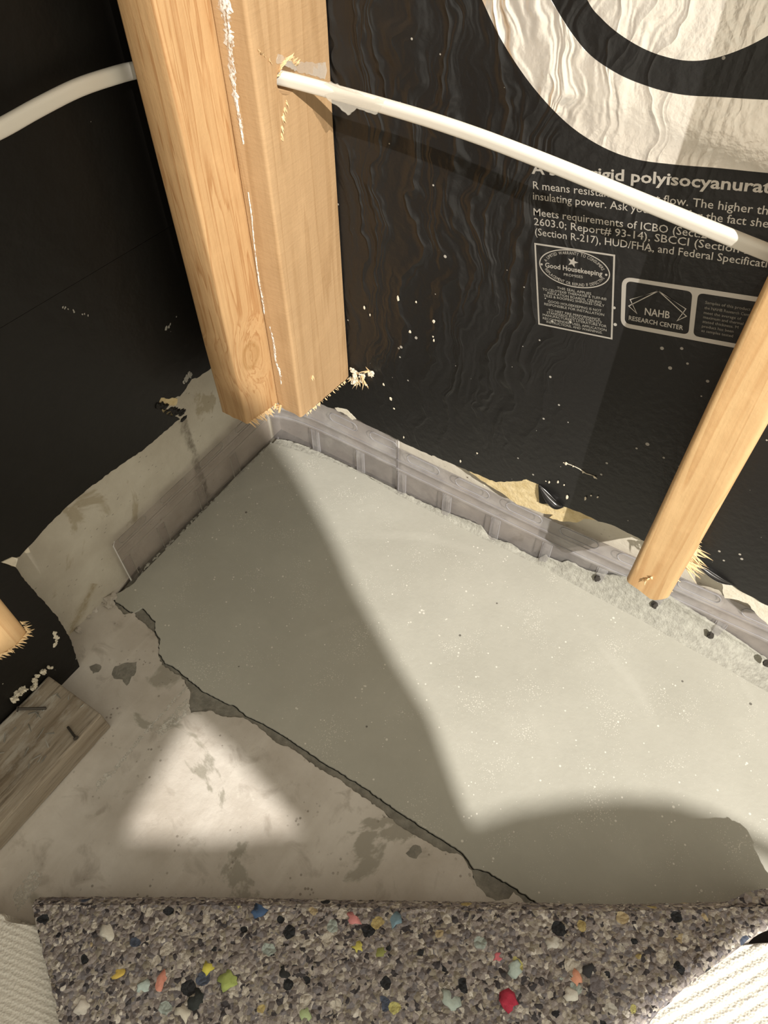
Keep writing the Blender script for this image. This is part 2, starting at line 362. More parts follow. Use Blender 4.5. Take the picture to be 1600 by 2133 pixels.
def add_tube(bm, path, r, seg=8, flat=1.0, cap=True, radii=None):
    path = [Vector(p) for p in path]; rings = []
    for i, p in enumerate(path):
        t = (path[min(i + 1, len(path) - 1)] - path[max(i - 1, 0)]).normalized()
        up = Vector((0, 0, 1)) if abs(t.z) < .92 else Vector((0, 1, 0))
        s_ = t.cross(up).normalized(); u_ = s_.cross(t).normalized()
        rr = radii[i] if radii else r
        rings.append([bm.verts.new(p + s_ * math.cos(a) * rr * flat + u_ * math.sin(a) * rr) for a in (2 * math.pi * k / seg for k in range(seg))])
    for a, b in zip(rings, rings[1:]):
        for k in range(seg): bm.faces.new((a[k], a[(k + 1) % seg], b[(k + 1) % seg], b[k]))
    if cap: bm.faces.new(rings[0][::-1]); bm.faces.new(rings[-1])
def add_box(bm, lo_, hi_):
    x0, y0, z0 = lo_; x1, y1, z1 = hi_
    v = [bm.verts.new(c) for c in ((x0,y0,z0),(x1,y0,z0),(x1,y1,z0),(x0,y1,z0),(x0,y0,z1),(x1,y0,z1),(x1,y1,z1),(x0,y1,z1))]
    for f in ((0,3,2,1),(4,5,6,7),(0,1,5,4),(1,2,6,5),(2,3,7,6),(3,0,4,7)): bm.faces.new([v[i] for i in f])
def add_splinter(bm, base, d, ln, wd):
    d = Vector(d).normalized(); s_ = d.orthogonal().normalized(); q = Quaternion(d, random.uniform(0, 6.28)); s_ = q @ s_; u_ = d.cross(s_)
    b = Vector(base); ring = [bm.verts.new(b + s_ * wd * a + u_ * wd * .35 * c) for a, c in ((1, 1), (-1, 1), (-1, -1), (1, -1))]
    mid = b + d * ln * .6 + s_ * random.uniform(-.2, .2) * wd
    ring2 = [bm.verts.new(mid + s_ * wd * .6 * a + u_ * wd * .25 * c) for a, c in ((1, 1), (-1, 1), (-1, -1), (1, -1))]
    tip = bm.verts.new(b + d * ln + u_ * random.uniform(-.2, .2) * ln * .3)
    for k in range(4):
        bm.faces.new((ring[k], ring[(k + 1) % 4], ring2[(k + 1) % 4], ring2[k])); bm.faces.new((ring2[k], ring2[(k + 1) % 4], tip))
    bm.faces.new(ring[::-1])
def add_blob(bm, c, r, squash=(1, 1, 1), jit=.35, sub=2, seed=0):
    res = bmesh.ops.create_icosphere(bm, subdivisions=sub, radius=1); rnd = random.Random(seed); off = Vector((rnd.uniform(0, 99), rnd.uniform(0, 99), rnd.uniform(0, 99)))
    for v in res['verts']:
        k = 1 + jit * noise.noise(v.co * 1.7 + off) * 1.6
        v.co = Vector(c) + Vector((v.co.x * squash[0], v.co.y * squash[1], v.co.z * squash[2])) * r * k

# ------------------------------------------------------------------ room shell
CRACK = [(0.0068,-0.3004),(0.0086,-0.3067),(0.0077,-0.3147),(0.005,-0.3238),(-0.0003,-0.3345),(0.0029,-0.3396),(0.0085,-0.3432),(0.0143,-0.3417),(0.0269,-0.3427),(0.0407,-0.3422),(0.0444,-0.33),(0.0556,-0.3327),(0.0742,-0.336),(0.0822,-0.3459),(0.0977,-0.352),(0.1099,-0.3678),(0.1159,-0.3689),(0.1249,-0.3729),(0.1379,-0.3706),(0.1594,-0.3723),(0.1914,-0.3752),(0.2239,-0.3713),(0.2355,-0.3684),(0.254,-0.371),(0.2744,-0.3678),(0.3023,-0.3661),(0.3327,-0.3656),(0.3566,-0.3658),(0.3815,-0.365),(0.4201,-0.3636),(0.4658,-0.365),(0.5084,-0.3643),(0.523,-0.3636),(0.5468,-0.3639),(0.5639,-0.3711),(0.5767,-0.3656),(0.6041,-0.3642),(0.6233,-0.3639),(0.6441,-0.3648),(0.672,-0.3648),(0.7547,-0.3698)]
OLD_EDGE = [(-0.0003,-0.3402),(0.012,-0.3466),(0.032,-0.3507),(0.0399,-0.3414),(0.0518,-0.3463),(0.0679,-0.3469),(0.0832,-0.3484),(0.0971,-0.3565),(0.1085,-0.3684),(0.1231,-0.377),(0.1404,-0.376),(0.1608,-0.3766),(0.1661,-0.3802),(0.1774,-0.3846),(0.1866,-0.3988),(0.1963,-0.4042),(0.2052,-0.3962),(0.2152,-0.3887),(0.2286,-0.3878),(0.2404,-0.3825),(0.2524,-0.3747),(0.2698,-0.3734),(0.2865,-0.3745),(0.3047,-0.3777),(0.3212,-0.3734),(0.3382,-0.3729),(0.3595,-0.3756),(0.3866,-0.3722),(0.4141,-0.3738),(0.4524,-0.3737),(0.4738,-0.3778),(0.5104,-0.3752),(0.5276,-0.3741),(0.5451,-0.367),(0.5628,-0.3738),(0.5742,-0.3841),(0.5896,-0.3865),(0.6001,-0.3834),(0.6077,-0.3766),(0.6089,-0.3681),(0.6192,-0.3694),(0.6272,-0.3745),(0.6562,-0.3763),(0.7458,-0.3779)]
UP_LEFT = [(0.0044,-0.0068),(0.0026,-0.0801),(0.0057,-0.1596),(0.0068,-0.2413),(0.0068,-0.3005)]
UP_RIGHT = [(0.0044,-0.0068),(0.0494,0.0017),(0.1057,0.012),(0.1638,0.0174),(0.2275,0.0111),(0.2848,0.011),(0.3332,0.0095),(0.3869,0.0094),(0.4594,0.0115),(0.5314,0.0073),(0.5987,0.0059),(0.6642,0.0007),(0.7199,-0.0023),(0.7677,-0.0059),(0.8789,-0.0119)]

fl = bpy.data.objects.new('floor', None); COL.objects.link(fl); tag(fl, 'old stained concrete basement slab with a broken edge', None, None, 'structure')
old_loop = [(-.006, -.285)] + ragged([tuple(p) for p in OLD_EDGE], .003, .0011, seed=3) + [(1.9, -1.2), (1.9, -1.9), (-.006, -1.9)]
bm = bmesh.new(); add_box(bm, (-.05, -1.9, -.06), (1.9, .06, -.007)); fb = obj('slab_base', bm, M_LEDGE, fl)
sl = sheet('slab', [old_loop], FLOOR, -.007, 0, M_OLD, fl)

M_LIME, _nt, _p = new_mat('lime_bloom'); _g = N(_nt); _p.inputs['Base Color'].default_value = (.66, .63, .565, 1); _p.inputs['Roughness'].default_value = .9
_g.put(_p.inputs['Alpha'], _g.ramp(_g.noise(_g.coord(), 190, 6, .7), [(.42, 0), (.58, .8)]))
for nm, P_, mt_, sd in (('stained_patch', [(0.078,-0.4176),(0.0755,-0.4101),(0.0821,-0.4005),(0.0936,-0.3911),(0.1029,-0.4016),(0.1044,-0.4125),(0.1065,-0.421),(0.0963,-0.4177),(0.0864,-0.4227)], M_LEDGE, 1), ('lime_patch', [(0.1762,-0.4453),(0.1779,-0.4268),(0.1781,-0.4088),(0.1803,-0.3926),(0.191,-0.4005),(0.1936,-0.41),(0.1905,-0.4274),(0.1862,-0.4458)], M_LIME, 2), ('lime_patch', [(0.1621,-0.5249),(0.1662,-0.494),(0.1653,-0.4567),(0.1664,-0.4275),(0.1675,-0.3812),(0.1719,-0.3819),(0.1695,-0.4256),(0.1696,-0.456),(0.1714,-0.4896),(0.1708,-0.5173),(0.1695,-0.532)], M_LIME, 3), ('lime_patch', [(0.1758,-0.6539),(0.1725,-0.6385),(0.1728,-0.6259),(0.1865,-0.6239),(0.1899,-0.6326),(0.1903,-0.6458),(0.1905,-0.6616)], M_LIME, 4), ('stained_patch', [(0.0487,-0.4278),(0.0528,-0.4206),(0.0615,-0.4196),(0.0637,-0.427),(0.0595,-0.4322)], M_LEDGE, 5), ('stained_patch', [(0.4953,-0.3973),(0.4976,-0.3864),(0.5044,-0.3828),(0.5093,-0.3868),(0.5078,-0.3957),(0.5004,-0.3982)], M_LEDGE, 6)):
    sheet(nm, [[tuple(p) for p in ragged(P_, .003, .0013, True, sd)]], FLOOR, .0001, .0003, mt_, sl)
inf = empty('concrete_infill'); tag(inf, 'smooth new grey concrete strip filling the trench along the plastic flange', 'concrete')
crack = ragged([tuple(p) for p in CRACK], .003, .0008, seed=5)
new_loop = crack + [(1.9, -1.15)] + [(1.9, -.14)] + [tuple(p) for p in UP_RIGHT[::-1]] + [tuple(p) for p in UP_LEFT[1:-1]]
sheet('infill_slab', [new_loop], FLOOR, -.006, .0012, M_NEW, inf)
# chipped ledge between crack and old slab, a shade darker and a little lower, leaving a hairline crack
ledge = [Vector(p) + Vector((-.0010, -.0013)) for p in crack] 
sheet('chipped_edge', [[tuple(p) for p in ledge] + [(1.9, -1.17), (1.9, -1.205)] + [(a, b) for a, b in OLD_EDGE[::-1]]], FLOOR, -.0068, -.0022, M_LEDGE, inf)

bm = bmesh.new(); add_box(bm, (-.06, .03, -.06), (1.9, .12, 1.5)); wr = obj('wall_right', bm, M_WALL); tag(wr, 'grey concrete basement wall behind the printed insulation', None, None, 'structure')
bm = bmesh.new(); add_box(bm, (-.12, -1.9, -.06), (-.006, .12, 1.5)); wl = obj('wall_left', bm, M_WALL); tag(wl, 'stained concrete basement wall behind the plain black insulation', None, None, 'structure')

# ------------------------------------------------------------------ right insulation board
rb = empty('insulation_board'); tag(rb, 'black foil faced insulation board with large silver printing on the right wall', 'insulation board')
EDGE_R = [(0.0679,0.1363),(0.1086,0.1323),(0.125,0.1341),(0.1373,0.1389),(0.1513,0.1413),(0.1646,0.135),(0.1917,0.1339),(0.2202,0.134),(0.2483,0.1318),(0.2848,0.1326),(0.2811,0.1338),(0.3091,0.1352),(0.3288,0.1361),(0.3596,0.138),(0.3766,0.1393),(0.4019,0.1572),(0.4145,0.1694),(0.4304,0.1697),(0.4438,0.1634),(0.4557,0.156),(0.4653,0.1514),(0.4905,0.1547),(0.5094,0.1538),(0.5234,0.1582),(0.54,0.1578),(0.5809,0.155),(0.6237,0.1547),(0.6476,0.1531),(0.6698,0.1505),(0.6753,0.1484),(0.7085,0.1449),(0.7593,0.1438),(0.8529,0.146)]
edge = ragged(EDGE_R, .004, .0009, seed=11)
face_loop = [(.0388, edge[0][1])] + [tuple(p) for p in edge] + [(1.5, edge[-1][1]), (1.5, 1.4), (.0388, 1.4)]
sheet('black_facing', [face_loop], RIGHT, -.002, 0, M_BLACK, rb)
core = [(.0388, .17)] + [(p[0], p[1] + .004) for p in EDGE_R] + [(1.5, EDGE_R[-1][1]), (1.5, 1.4), (.0388, 1.4)]
sheet('foam_core', [core], RIGHT, -.028, -.0022, M_FOAM, rb)
OUT_R = [(0.254,0.7496),(0.2679,0.7024),(0.2838,0.6718),(0.3022,0.6452),(0.3234,0.6201),(0.3513,0.5963),(0.383,0.5773),(0.4131,0.5674),(0.4409,0.5648),(0.4698,0.5684),(0.5034,0.5748),(0.5353,0.5803),(0.5934,0.5915),(0.6697,0.6059),(0.8261,0.6354)]
IN_R = [(0.7918,0.6769),(0.6444,0.649),(0.5725,0.6352),(0.5176,0.6248),(0.4875,0.6197),(0.4621,0.6155),(0.4378,0.6155),(0.4117,0.6194),(0.3854,0.6297),(0.3566,0.6536),(0.3379,0.6769),(0.3227,0.7161),(0.3153,0.7542)]
sheet('silver_band', [[tuple(p) for p in smooth_path(OUT_R, 8)] + [tuple(p) for p in smooth_path(IN_R, 8)]], RIGHT, 0, .0003, M_SILVER, rb)
DISC = [(0.3655,0.6809),(0.3827,0.6583),(0.3953,0.6496),(0.4091,0.6433),(0.4261,0.6383),(0.4421,0.6361),(0.4587,0.6365),(0.4737,0.6405),(0.4896,0.6491),(0.5036,0.6601),(0.5197,0.6771),(0.5269,0.6977),(0.5203,0.7235),(0.4953,0.7452),(0.4561,0.7534),(0.41,0.7431),(0.3742,0.7171)]
sheet('silver_disc', [[tuple(p) for p in smooth_path(DISC, 8, True)]], RIGHT, 0, .0003, M_SILVER, rb)

# lettering on the board: lines of type set between two points of their baseline
FONT_CAP = None
def text_mesh(body, bold=0.0, align='LEFT'):
    cu = bpy.data.curves.new('tmp', 'FONT'); cu.body = body; cu.size = 1; cu.offset = bold; cu.resolution_u = 2; cu.align_x = align
    to = bpy.data.objects.new('tmp', cu); COL.objects.link(to); dg = bpy.context.evaluated_depsgraph_get()
    me = bpy.data.meshes.new_from_object(to.evaluated_get(dg)); bpy.data.objects.remove(to); bpy.data.curves.remove(cu)
    return me
def extent(me): 
    xs = [v.co.x for v in me.vertices]; return (min(xs), max(xs)) if xs else (0, 0)
_h = text_mesh('H'); CAP = max(v.co.y for v in _h.vertices)
def lettering(bm, body, p0, p1, cap, anchor=None, bold=0.0, up=None, h=.00035):
    """set `body` so that its leading part `anchor` spans the baseline p0..p1 on the right board"""
    a0, a1 = extent(text_mesh(anchor or body, bold)); me = text_mesh(body, bold)
    p0 = Vector(p0); p1 = Vector(p1); u = (p1 - p0) / (a1 - a0)
    ang = u.normalized(); v = Vector((-ang.y, ang.x)) if up is None else Vector(up).normalized()
    v = v * cap / CAP
    vs = [bm.verts.new(RIGHT.at(p0 + u * (q.co.x - a0) + v * q.co.y, h)) for q in me.vertices]
    for f in me.polygons:
        try: bm.faces.new([vs[i] for i in f.vertices])
        except ValueError: pass
    bpy.data.meshes.remove(me)
UPV = Vector((-.20, .98))
def text_part(name, lines, mat, bold=0.0, parent=rb):
    bm = bmesh.new()
    for body, anchor, pp, cap in lines: lettering(bm, body, pp[0], pp[1], cap, anchor, bold, UPV)
    return obj(name, bm, mat, parent)
text_part('heading_lettering', [('A semi-rigid polyisocyanurate', 'A semi-rigid polyisocyanurat', [(0.3613,0.5307),(0.5424,0.5676)], .0086)], M_INK, .022)
text_part('paragraph_lettering', [
    ('R means resistance to heat flow. The higher the', 'R means resistance to heat flow. The higher th', [(0.3647,0.5183),(0.5461,0.5522)], .0064),
    ('insulating power. Ask your seller for the fact sheet', 'insulating power. Ask your seller for the fact she', [(0.3662,0.5093),(0.5501,0.5432)], .0064),
    ('Meets requirements of ICBO (Sect.2602', 'Meets requirements of ICBO (Sect.260', [(0.369,0.4956),(0.5216,0.5234)], .0064),
    ('2603.0; Report# 93-14), SBCCI (Section 2603', '2603.0; Report# 93-14), SBCCI (Section', [(0.3708,0.4872),(0.5379,0.5183)], .0064),
    ('(Section R-217), HUD/FHA, and Federal Specification', '(Section R-217), HUD/FHA, and Federal Specificati', [(0.3733,0.4783),(0.5608,0.5136)], .0064)], M_INK, .004)
# warranty seal: box outline, oval outline, star, words
def outline(name, pts, wd, mat, closed=True, fr=RIGHT, h=.00035, parent=None, bm=None):
    own = bm is None
    if own: bm = bmesh.new()
    k = len(pts); P = [Vector(p) for p in pts]; L_ = []; R_ = []
    for i in range(k):
        a = P[i - 1] if closed or i else P[i]; b = P[i]; c = P[(i + 1) % k] if closed or i < k - 1 else P[i]
        d1 = (b - a).normalized() if (b - a).length > 1e-9 else (c - b).normalized(); d2 = (c - b).normalized() if (c - b).length > 1e-9 else d1
        n1 = Vector((-d1.y, d1.x)); n2 = Vector((-d2.y, d2.x)); m_ = (n1 + n2); m_ = m_.normalized() if m_.length > .2 else n1
        sc = min(2.5, 1 / max(.3, m_.dot(n1)))
        L_.append(bm.verts.new(fr.at(b + m_ * wd / 2 * sc, h))); R_.append(bm.verts.new(fr.at(b - m_ * wd / 2 * sc, h)))
    for i in range(k if closed else k - 1):
        j = (i + 1) % k; bm.faces.new((L_[i], L_[j], R_[j], R_[i]))
    if own: return obj(name, bm, mat, parent)
SEAL = [(0.3747,0.47),(0.446,0.4834),(0.4637,0.4029),(0.3925,0.3895)]
seal = outline('seal_border', SEAL, .0016, M_INK, parent=rb)
EC, EU, EV = [Vector(p) for p in [(0.4143,0.4587),(0.4463,0.465),(0.4187,0.4418)]]
EU = EU - EC; EV = EV - EC
bm = bmesh.new(); outline(None, [EC + EU * math.cos(a) + EV * math.sin(a) for a in (2 * math.pi * k / 64 for k in range(64))], .0010, M_INK, bm=bm)
obj('seal_oval', bm, M_INK, seal)
bm = bmesh.new()
def arc_text(body, a0, a1, rad, cap, flip):
    adv = [(.34 if ch == ' ' else extent(text_mesh(ch))[1] - extent(text_mesh(ch))[0]) + .10 for ch in body]; tot = sum(adv)
    def pos_at(a): return EC + EU * rad * math.cos(a) - EV * rad * math.sin(a)
    m_ = 400; cum = [0.0]; A_ = [math.radians(a0 + (a1 - a0) * i / m_) for i in range(m_ + 1)]
    for i in range(m_): cum.append(cum[-1] + (pos_at(A_[i + 1]) - pos_at(A_[i])).length)
    sc = cum[-1] / tot; run = 0.0
    for ch, w_ in zip(body, adv):
        mid = (run + w_ / 2) * sc; run += w_
        if ch == ' ': continue
        k = min(max(1, next(i for i, c in enumerate(cum) if c >= mid)), m_ - 1); pos = pos_at(A_[k])
        tan = (pos_at(A_[k + 1]) - pos_at(A_[k - 1])).normalized(); nv = Vector((-tan.y, tan.x)); wdt = (w_ - .10) * sc
        lettering(bm, ch, pos - tan * wdt / 2 - nv * cap / 2, pos + tan * wdt / 2 - nv * cap / 2, cap)
arc_text('A LIMITED WARRANTY TO CONSUMERS', 168, 12, .85, .0029, False)
arc_text('REPLACEMENT OR REFUND IF DEFECTIVE', 194, 346, .85, .0029, True)
for p in [(0.3842,0.4525),(0.4436,0.4636)]:
    vs = [bm.verts.new(RIGHT.at(Vector(p) + Vector((math.cos(a), math.sin(a))) * .0011, .00035)) for a in (math.pi * k / 5 for k in range(10))]; bm.faces.new(vs)
sp0 = Vector([(0.412,0.4648)][0])
vs = [bm.verts.new(RIGHT.at(sp0 + Vector((math.sin(a + .06), math.cos(a + .06))) * (.0052 if k % 2 == 0 else .0021), .00035)) for k, a in ((k, math.pi * k / 5) for k in range(10))]; bm.faces.new(vs)
obj('seal_ring_lettering', bm, M_INK, seal)
bm = bmesh.new(); P_ = [(0.3879,0.4509),(0.4406,0.4611)]; lettering(bm, 'Good Housekeeping', P_[0], P_[1], .0046, None, .018, UPV); obj('seal_name_lettering', bm, M_INK, seal)
text_part('seal_small_lettering', [(s_, None, pp, .0025) for s_, pp in (
    ('PROMISES', [(0.4067,0.449),(0.4242,0.4528)]),
    ('THIS SEAL APPLIES', [(0.403,0.4335),(0.4352,0.4394)]),
    ('TO CELOTEX\u00ae THERMAX\u00ae & TUFF-R\u00ae', [(0.3896,0.4269),(0.4498,0.4394)]),
    ('INSULATION BOARDS, CEILING', [(0.3949,0.4249),(0.4461,0.4346)]),
    ('TILES & ROOFING SHINGLES ONLY', [(0.3919,0.4209),(0.4495,0.4323)]),
    ('GOOD HOUSEKEEPING IS NOT', [(0.3971,0.4164),(0.4481,0.4262)]),
    ('RESPONSIBLE FOR INSTALLATION', [(0.3941,0.4122),(0.4514,0.4232)]),
    ('TO MEET FIRE PERFORMANCE,', [(0.3991,0.4072),(0.4497,0.417)]),
    ('STANDARDS FOLLOW STRICTLY', [(0.3981,0.404),(0.4515,0.4143)]),
    ('MANUFACTURER\u2019S LITERATURE FOR', [(0.3947,0.4),(0.4564,0.4124)]),
    ('RECOMMENDED USES, APPLICATION', [(0.3954,0.3964),(0.4573,0.4085)]),
    ('INSTRUCTIONS, AND WARNINGS.', [(0.3996,0.3939),(0.4542,0.4043)]))], M_DIM, .004, seal)
# two-panel research mark
def round_poly(c, r, n=6):
    out = []; k = len(c)
    for i in range(k):
        b = Vector(c[i]); d1 = (Vector(c[i - 1]) - b).normalized(); d2 = (Vector(c[(i + 1) % k]) - b).normalized()
        a = b + d1 * r; e = b + d2 * r
        for j in range(n + 1):
            t = j / n; out.append(tuple(a * (1 - t) ** 2 + b * 2 * t * (1 - t) + e * t * t))
    return out
OUTB = [(0.4571,0.467),(0.6046,0.4962),(0.6182,0.4482),(0.4683,0.4186)]
PA = [(0.4617,0.4644),(0.5163,0.4746),(0.5259,0.4344),(0.4708,0.4233)]
PB = [(0.5207,0.4752),(0.6024,0.4915),(0.6132,0.4514),(0.5298,0.4349)]
mark = sheet('mark_border', [round_poly(OUTB, .009), round_poly(PA, .005), round_poly(PB, .005)], RIGHT, 0, .0003, M_INK, rb)
HL = [(0.4901,0.4652),(0.4695,0.4483),(0.4785,0.4374),(0.4699,0.4417)]; HR = [(0.4901,0.4652),(0.5162,0.4575),(0.513,0.444),(0.5188,0.451)]
bm = bmesh.new(); outline(None, HL, .0008, M_INK, bm=bm); outline(None, HR, .0008, M_INK, bm=bm); obj('house_outline', bm, M_INK, mark)
text_part('mark_lettering', [('NAHB', None, [(0.4853,0.4387),(0.5063,0.4434)], .0068), ('RESEARCH CENTER', None, [(0.4735,0.4283),(0.5202,0.4371)], .0043)], M_INK, .014, mark)
text_part('mark_small_lettering', [(a, b, p, .0026) for a, b, p in (
    ('Samples of this product', 'Samples of this prod', [(0.529,0.468),(0.5586,0.4739)]),
    ('the NAHB Research Center', 'the NAHB Research C', [(0.53,0.4631),(0.56,0.4691)]),
    ('meet the average of', 'meet the average of', [(0.531,0.4587),(0.5599,0.4643)]),
    ('maximum and thermal', 'maximum and therm', [(0.5319,0.4545),(0.5607,0.4602)]),
    ('stated thickness. M', 'stated thickness. M', [(0.5328,0.4503),(0.5607,0.4559)]),
    ('product has been', 'product has been', [(0.5337,0.4459),(0.5586,0.4509)]),
    ('as samples tested', 'as samples tested', [(0.5346,0.4417),(0.5597,0.4466)]))], M_DIM, .004, mark)
# torn lower edge: bare foam, and a curl of foil
FO1 = [(0.309,0.1377),(0.3324,0.1399),(0.3594,0.1397),(0.3831,0.1466),(0.4014,0.161),(0.4316,0.173),(0.4469,0.1654),(0.4665,0.1543),(0.4718,0.1456),(0.4587,0.1267),(0.4427,0.1197),(0.4229,0.1167),(0.4083,0.1138),(0.3864,0.1217),(0.357,0.1266),(0.3328,0.1349)]
sheet('torn_foam', [[tuple(p) for p in ragged(FO1, .004, .0008, True, 21)]], RIGHT, -.02, -.0025, M_FOAM, rb)
FO2 = [(0.4597,0.1535),(0.4867,0.1567),(0.5073,0.1557),(0.5097,0.1527),(0.4928,0.1447),(0.4853,0.1311),(0.4662,0.12),(0.4522,0.1174),(0.4592,0.1287),(0.4718,0.1456)]
sheet('torn_foam', [[tuple(p) for p in ragged(FO2, .004, .0008, True, 22)]], RIGHT, -.02, -.0027, M_FOAM, rb)
FO3 = [(0.6535,0.1505),(0.6719,0.1512),(0.6958,0.1483),(0.7181,0.1488),(0.7397,0.1235),(0.722,0.1107),(0.7045,0.1199),(0.6911,0.1305),(0.6814,0.1285),(0.6686,0.1213)]
sheet('torn_foam', [[tuple(p) for p in ragged(FO3, .004, .0008, True, 23)]], RIGHT, -.02, -.0025, M_PALE, rb)
FO4 = [(0.1313,0.1384),(0.1515,0.1455),(0.1666,0.1356),(0.1605,0.1309),(0.1509,0.1355),(0.135,0.1349)]
sheet('torn_foam', [[tuple(p) for p in ragged(FO4, .003, .001, True, 24)]], RIGHT, -.012, .0005, M_PALE, rb)
def curl(name, spine, out_w, turn, mat, parent, seg=7, thick=.0004):
    """foil edge that rolls out of the board: strip swept along the spine, curling toward the room"""
    bm = bmesh.new(); rows = []
    for i, p in enumerate(spine):
        f = math.sin(math.pi * i / (len(spine) - 1)); row = []
        for k in range(seg + 1):
            a = turn * k / seg; r = out_w * f / max(turn, .1)
            row.append(bm.verts.new(RIGHT.at((p[0] + .3 * r * (1 - math.cos(a)), p[1] - r * math.sin(a)), .0004 + r * (1 - math.cos(a)))))
        rows.append(row)
    for a, b in zip(rows, rows[1:]):
        for k in range(seg): bm.faces.new((a[k], a[k + 1], b[k + 1], b[k]))
    o = obj(name, bm, mat, parent, True); md = o.modifiers.new('thick', 'SOLIDIFY'); md.thickness = thick; return o
M_FOILTORN = plain('torn_foil', (.03, .028, .026), .22, .3)
curl('foil_curl', smooth_path([(0.4299,0.1706),(0.4379,0.167),(0.4477,0.1614),(0.4577,0.1548),(0.4662,0.1513)], 4), .016, 2.4, M_FOILTORN, rb)
curl('foil_curl', smooth_path([(0.6189,0.1621),(0.6312,0.1606),(0.644,0.1575),(0.6568,0.1544),(0.6701,0.1529)], 4), .010, 2.6, M_FOILTORN, rb)
TRI = [(0.4301,0.169),(0.465,0.1514),(0.4525,0.1499),(0.4407,0.141),(0.4364,0.1401)]
sheet('foil_flap', [[tuple(p) for p in TRI]], RIGHT, -.0022, .0012, M_LEFT, rb)

# ------------------------------------------------------------------ left insulation boards
XB = .0383
def left_sheet(name, loop, x0, x1, mat, parent): return sheet(name, [loop], LEFT, x0, x1, mat, parent)
SEAM = [(-0.4124,0.4568),(-0.3137,0.4499),(-0.1231,0.4388)]
EDGE_L = [(-0.0884,0.2449),(-0.1137,0.2493),(-0.1336,0.2511),(-0.1461,0.2565),(-0.1572,0.251),(-0.1691,0.2476),(-0.1844,0.2558),(-0.1942,0.2659),(-0.2001,0.2615),(-0.1983,0.2458),(-0.1871,0.2305),(-0.1788,0.2183),(-0.1831,0.2195),(-0.2091,0.2196),(-0.2385,0.2203),(-0.2704,0.2261),(-0.3165,0.2321),(-0.3467,0.2331),(-0.3828,0.2295),(-0.3963,0.2262),(-0.4166,0.2232),(-0.4335,0.2347),(-0.4311,0.2261),(-0.4324,0.2297),(-0.4259,0.215),(-0.4254,0.1743),(-0.4228,0.1341),(-0.4214,0.1128),(-0.422,0.086),(-0.4235,0.0614),(-0.4313,0.0163),(-0.4362,-0.0037),(-0.4355,-0.0027)]
s0, s1 = Vector(SEAM[1]), Vector(SEAM[2]); slope = (s1.y - s0.y) / (s1.x - s0.x)
def seam(y, off): return (y, s0.y + slope * (y - s0.x) + off)
lo_b = empty('insulation_board'); tag(lo_b, 'plain black insulation board with ragged lower edge on the left wall, below the seam', 'insulation board')
edge = ragged(EDGE_L, .004, .0008, seed=31)
loop = [(.028, edge[0][1])] + [tuple(p) for p in edge] + [(-.45, 0), (-1.6, 0)] + [seam(-1.6, -.0002), seam(.028, -.0002)]
left_sheet('black_facing', loop, XB - .002, XB, M_LEFT, lo_b)
core = [(.028, .26)] + [(p[0], p[1] + .006) for p in EDGE_L[:26]] + [(-.455, .01), (-1.6, .01), seam(-1.6, -.002), seam(.028, -.002)]
left_sheet('foam_core', core, .0, XB - .0022, M_FOAM, lo_b)
up_b = empty('insulation_board'); tag(up_b, 'plain black insulation board on the left wall above the seam', 'insulation board')
left_sheet('black_facing', [seam(.028, .0002), (.028, 1.4), (-1.6, 1.4), seam(-1.6, .0002)], XB - .002, XB, M_LEFT, up_b)
left_sheet('foam_core', [seam(.028, .002), (.028, 1.4), (-1.6, 1.4), seam(-1.6, .002)], .0, XB - .0022, M_FOAM, up_b)
TF = [(-0.1959,0.2651),(-0.1858,0.2603),(-0.1726,0.2462),(-0.1765,0.2392),(-0.1875,0.2469),(-0.1906,0.2466),(-0.1971,0.2577)]
left_sheet('torn_foam', [tuple(p) for p in ragged(TF, .003, .001, True, 33)], XB - .012, XB - .001, M_FOAM, lo_b)
bm = bmesh.new()
for i in range(26):
    t = i / 25; c = Vector([(-0.1995,0.2631),(-0.1731,0.2177)][0]).lerp(Vector([(-0.1995,0.2631),(-0.1731,0.2177)][1]), t)
    add_blob(bm, (XB + .001, c.x + random.uniform(-.004, .004), c.y + random.uniform(-.006, .006)), random.uniform(.002, .0045), (.4, 1.3, .7), .5, 1, i)
obj('crumpled_facing', bm, M_LEFT, lo_b)
TC = [(-0.4342,0.2357),(-0.423,0.2307),(-0.4193,0.2241),(-0.4237,0.2194),(-0.4261,0.2167),(-0.431,0.2287)]
left_sheet('torn_facing_tip', [tuple(p) for p in TC], XB - .0005, XB + .001, M_CRUMB, lo_b)
FS = [(-0.4092,0.2239),(-0.4038,0.2229),(-0.405,0.2144),(-0.4095,0.2187)]
left_sheet('torn_foam', [tuple(p) for p in FS], XB - .03, XB - .0025, M_CRUMB, lo_b)
def scuff(name, ptsL, r, n, mat, parent, seed):
    bm = bmesh.new(); rnd = random.Random(seed)
    for i in range(n):
        t = rnd.random(); k = min(int(t * (len(ptsL) - 1)), len(ptsL) - 2); c = Vector(ptsL[k]).lerp(Vector(ptsL[k + 1]), t * (len(ptsL) - 1) - k)
        add_blob(bm, (XB + .0003, c.x + rnd.uniform(-1, 1) * r * .8, c.y + rnd.uniform(-1, 1) * r * .8), r * rnd.uniform(.4, 1), (.25, 1, 1.2), .6, 1, seed * 50 + i)
    return obj(name, bm, mat, parent)
scuff('pale_scuff', [(-0.1409,0.2659),(-0.15,0.2633),(-0.1587,0.2618)], .003, 12, M_DIM, lo_b, 3)
scuff('dried_foam_smear', [(-0.4337,0.089),(-0.4358,0.077),(-0.4388,0.068),(-0.4425,0.0702)], .0028, 16, M_CRUMB, lo_b, 4)
scuff('pale_scuff', [(-0.2627,0.4331),(-0.2516,0.4195),(-0.2409,0.4098)], .0012, 10, M_DIM, lo_b, 6)
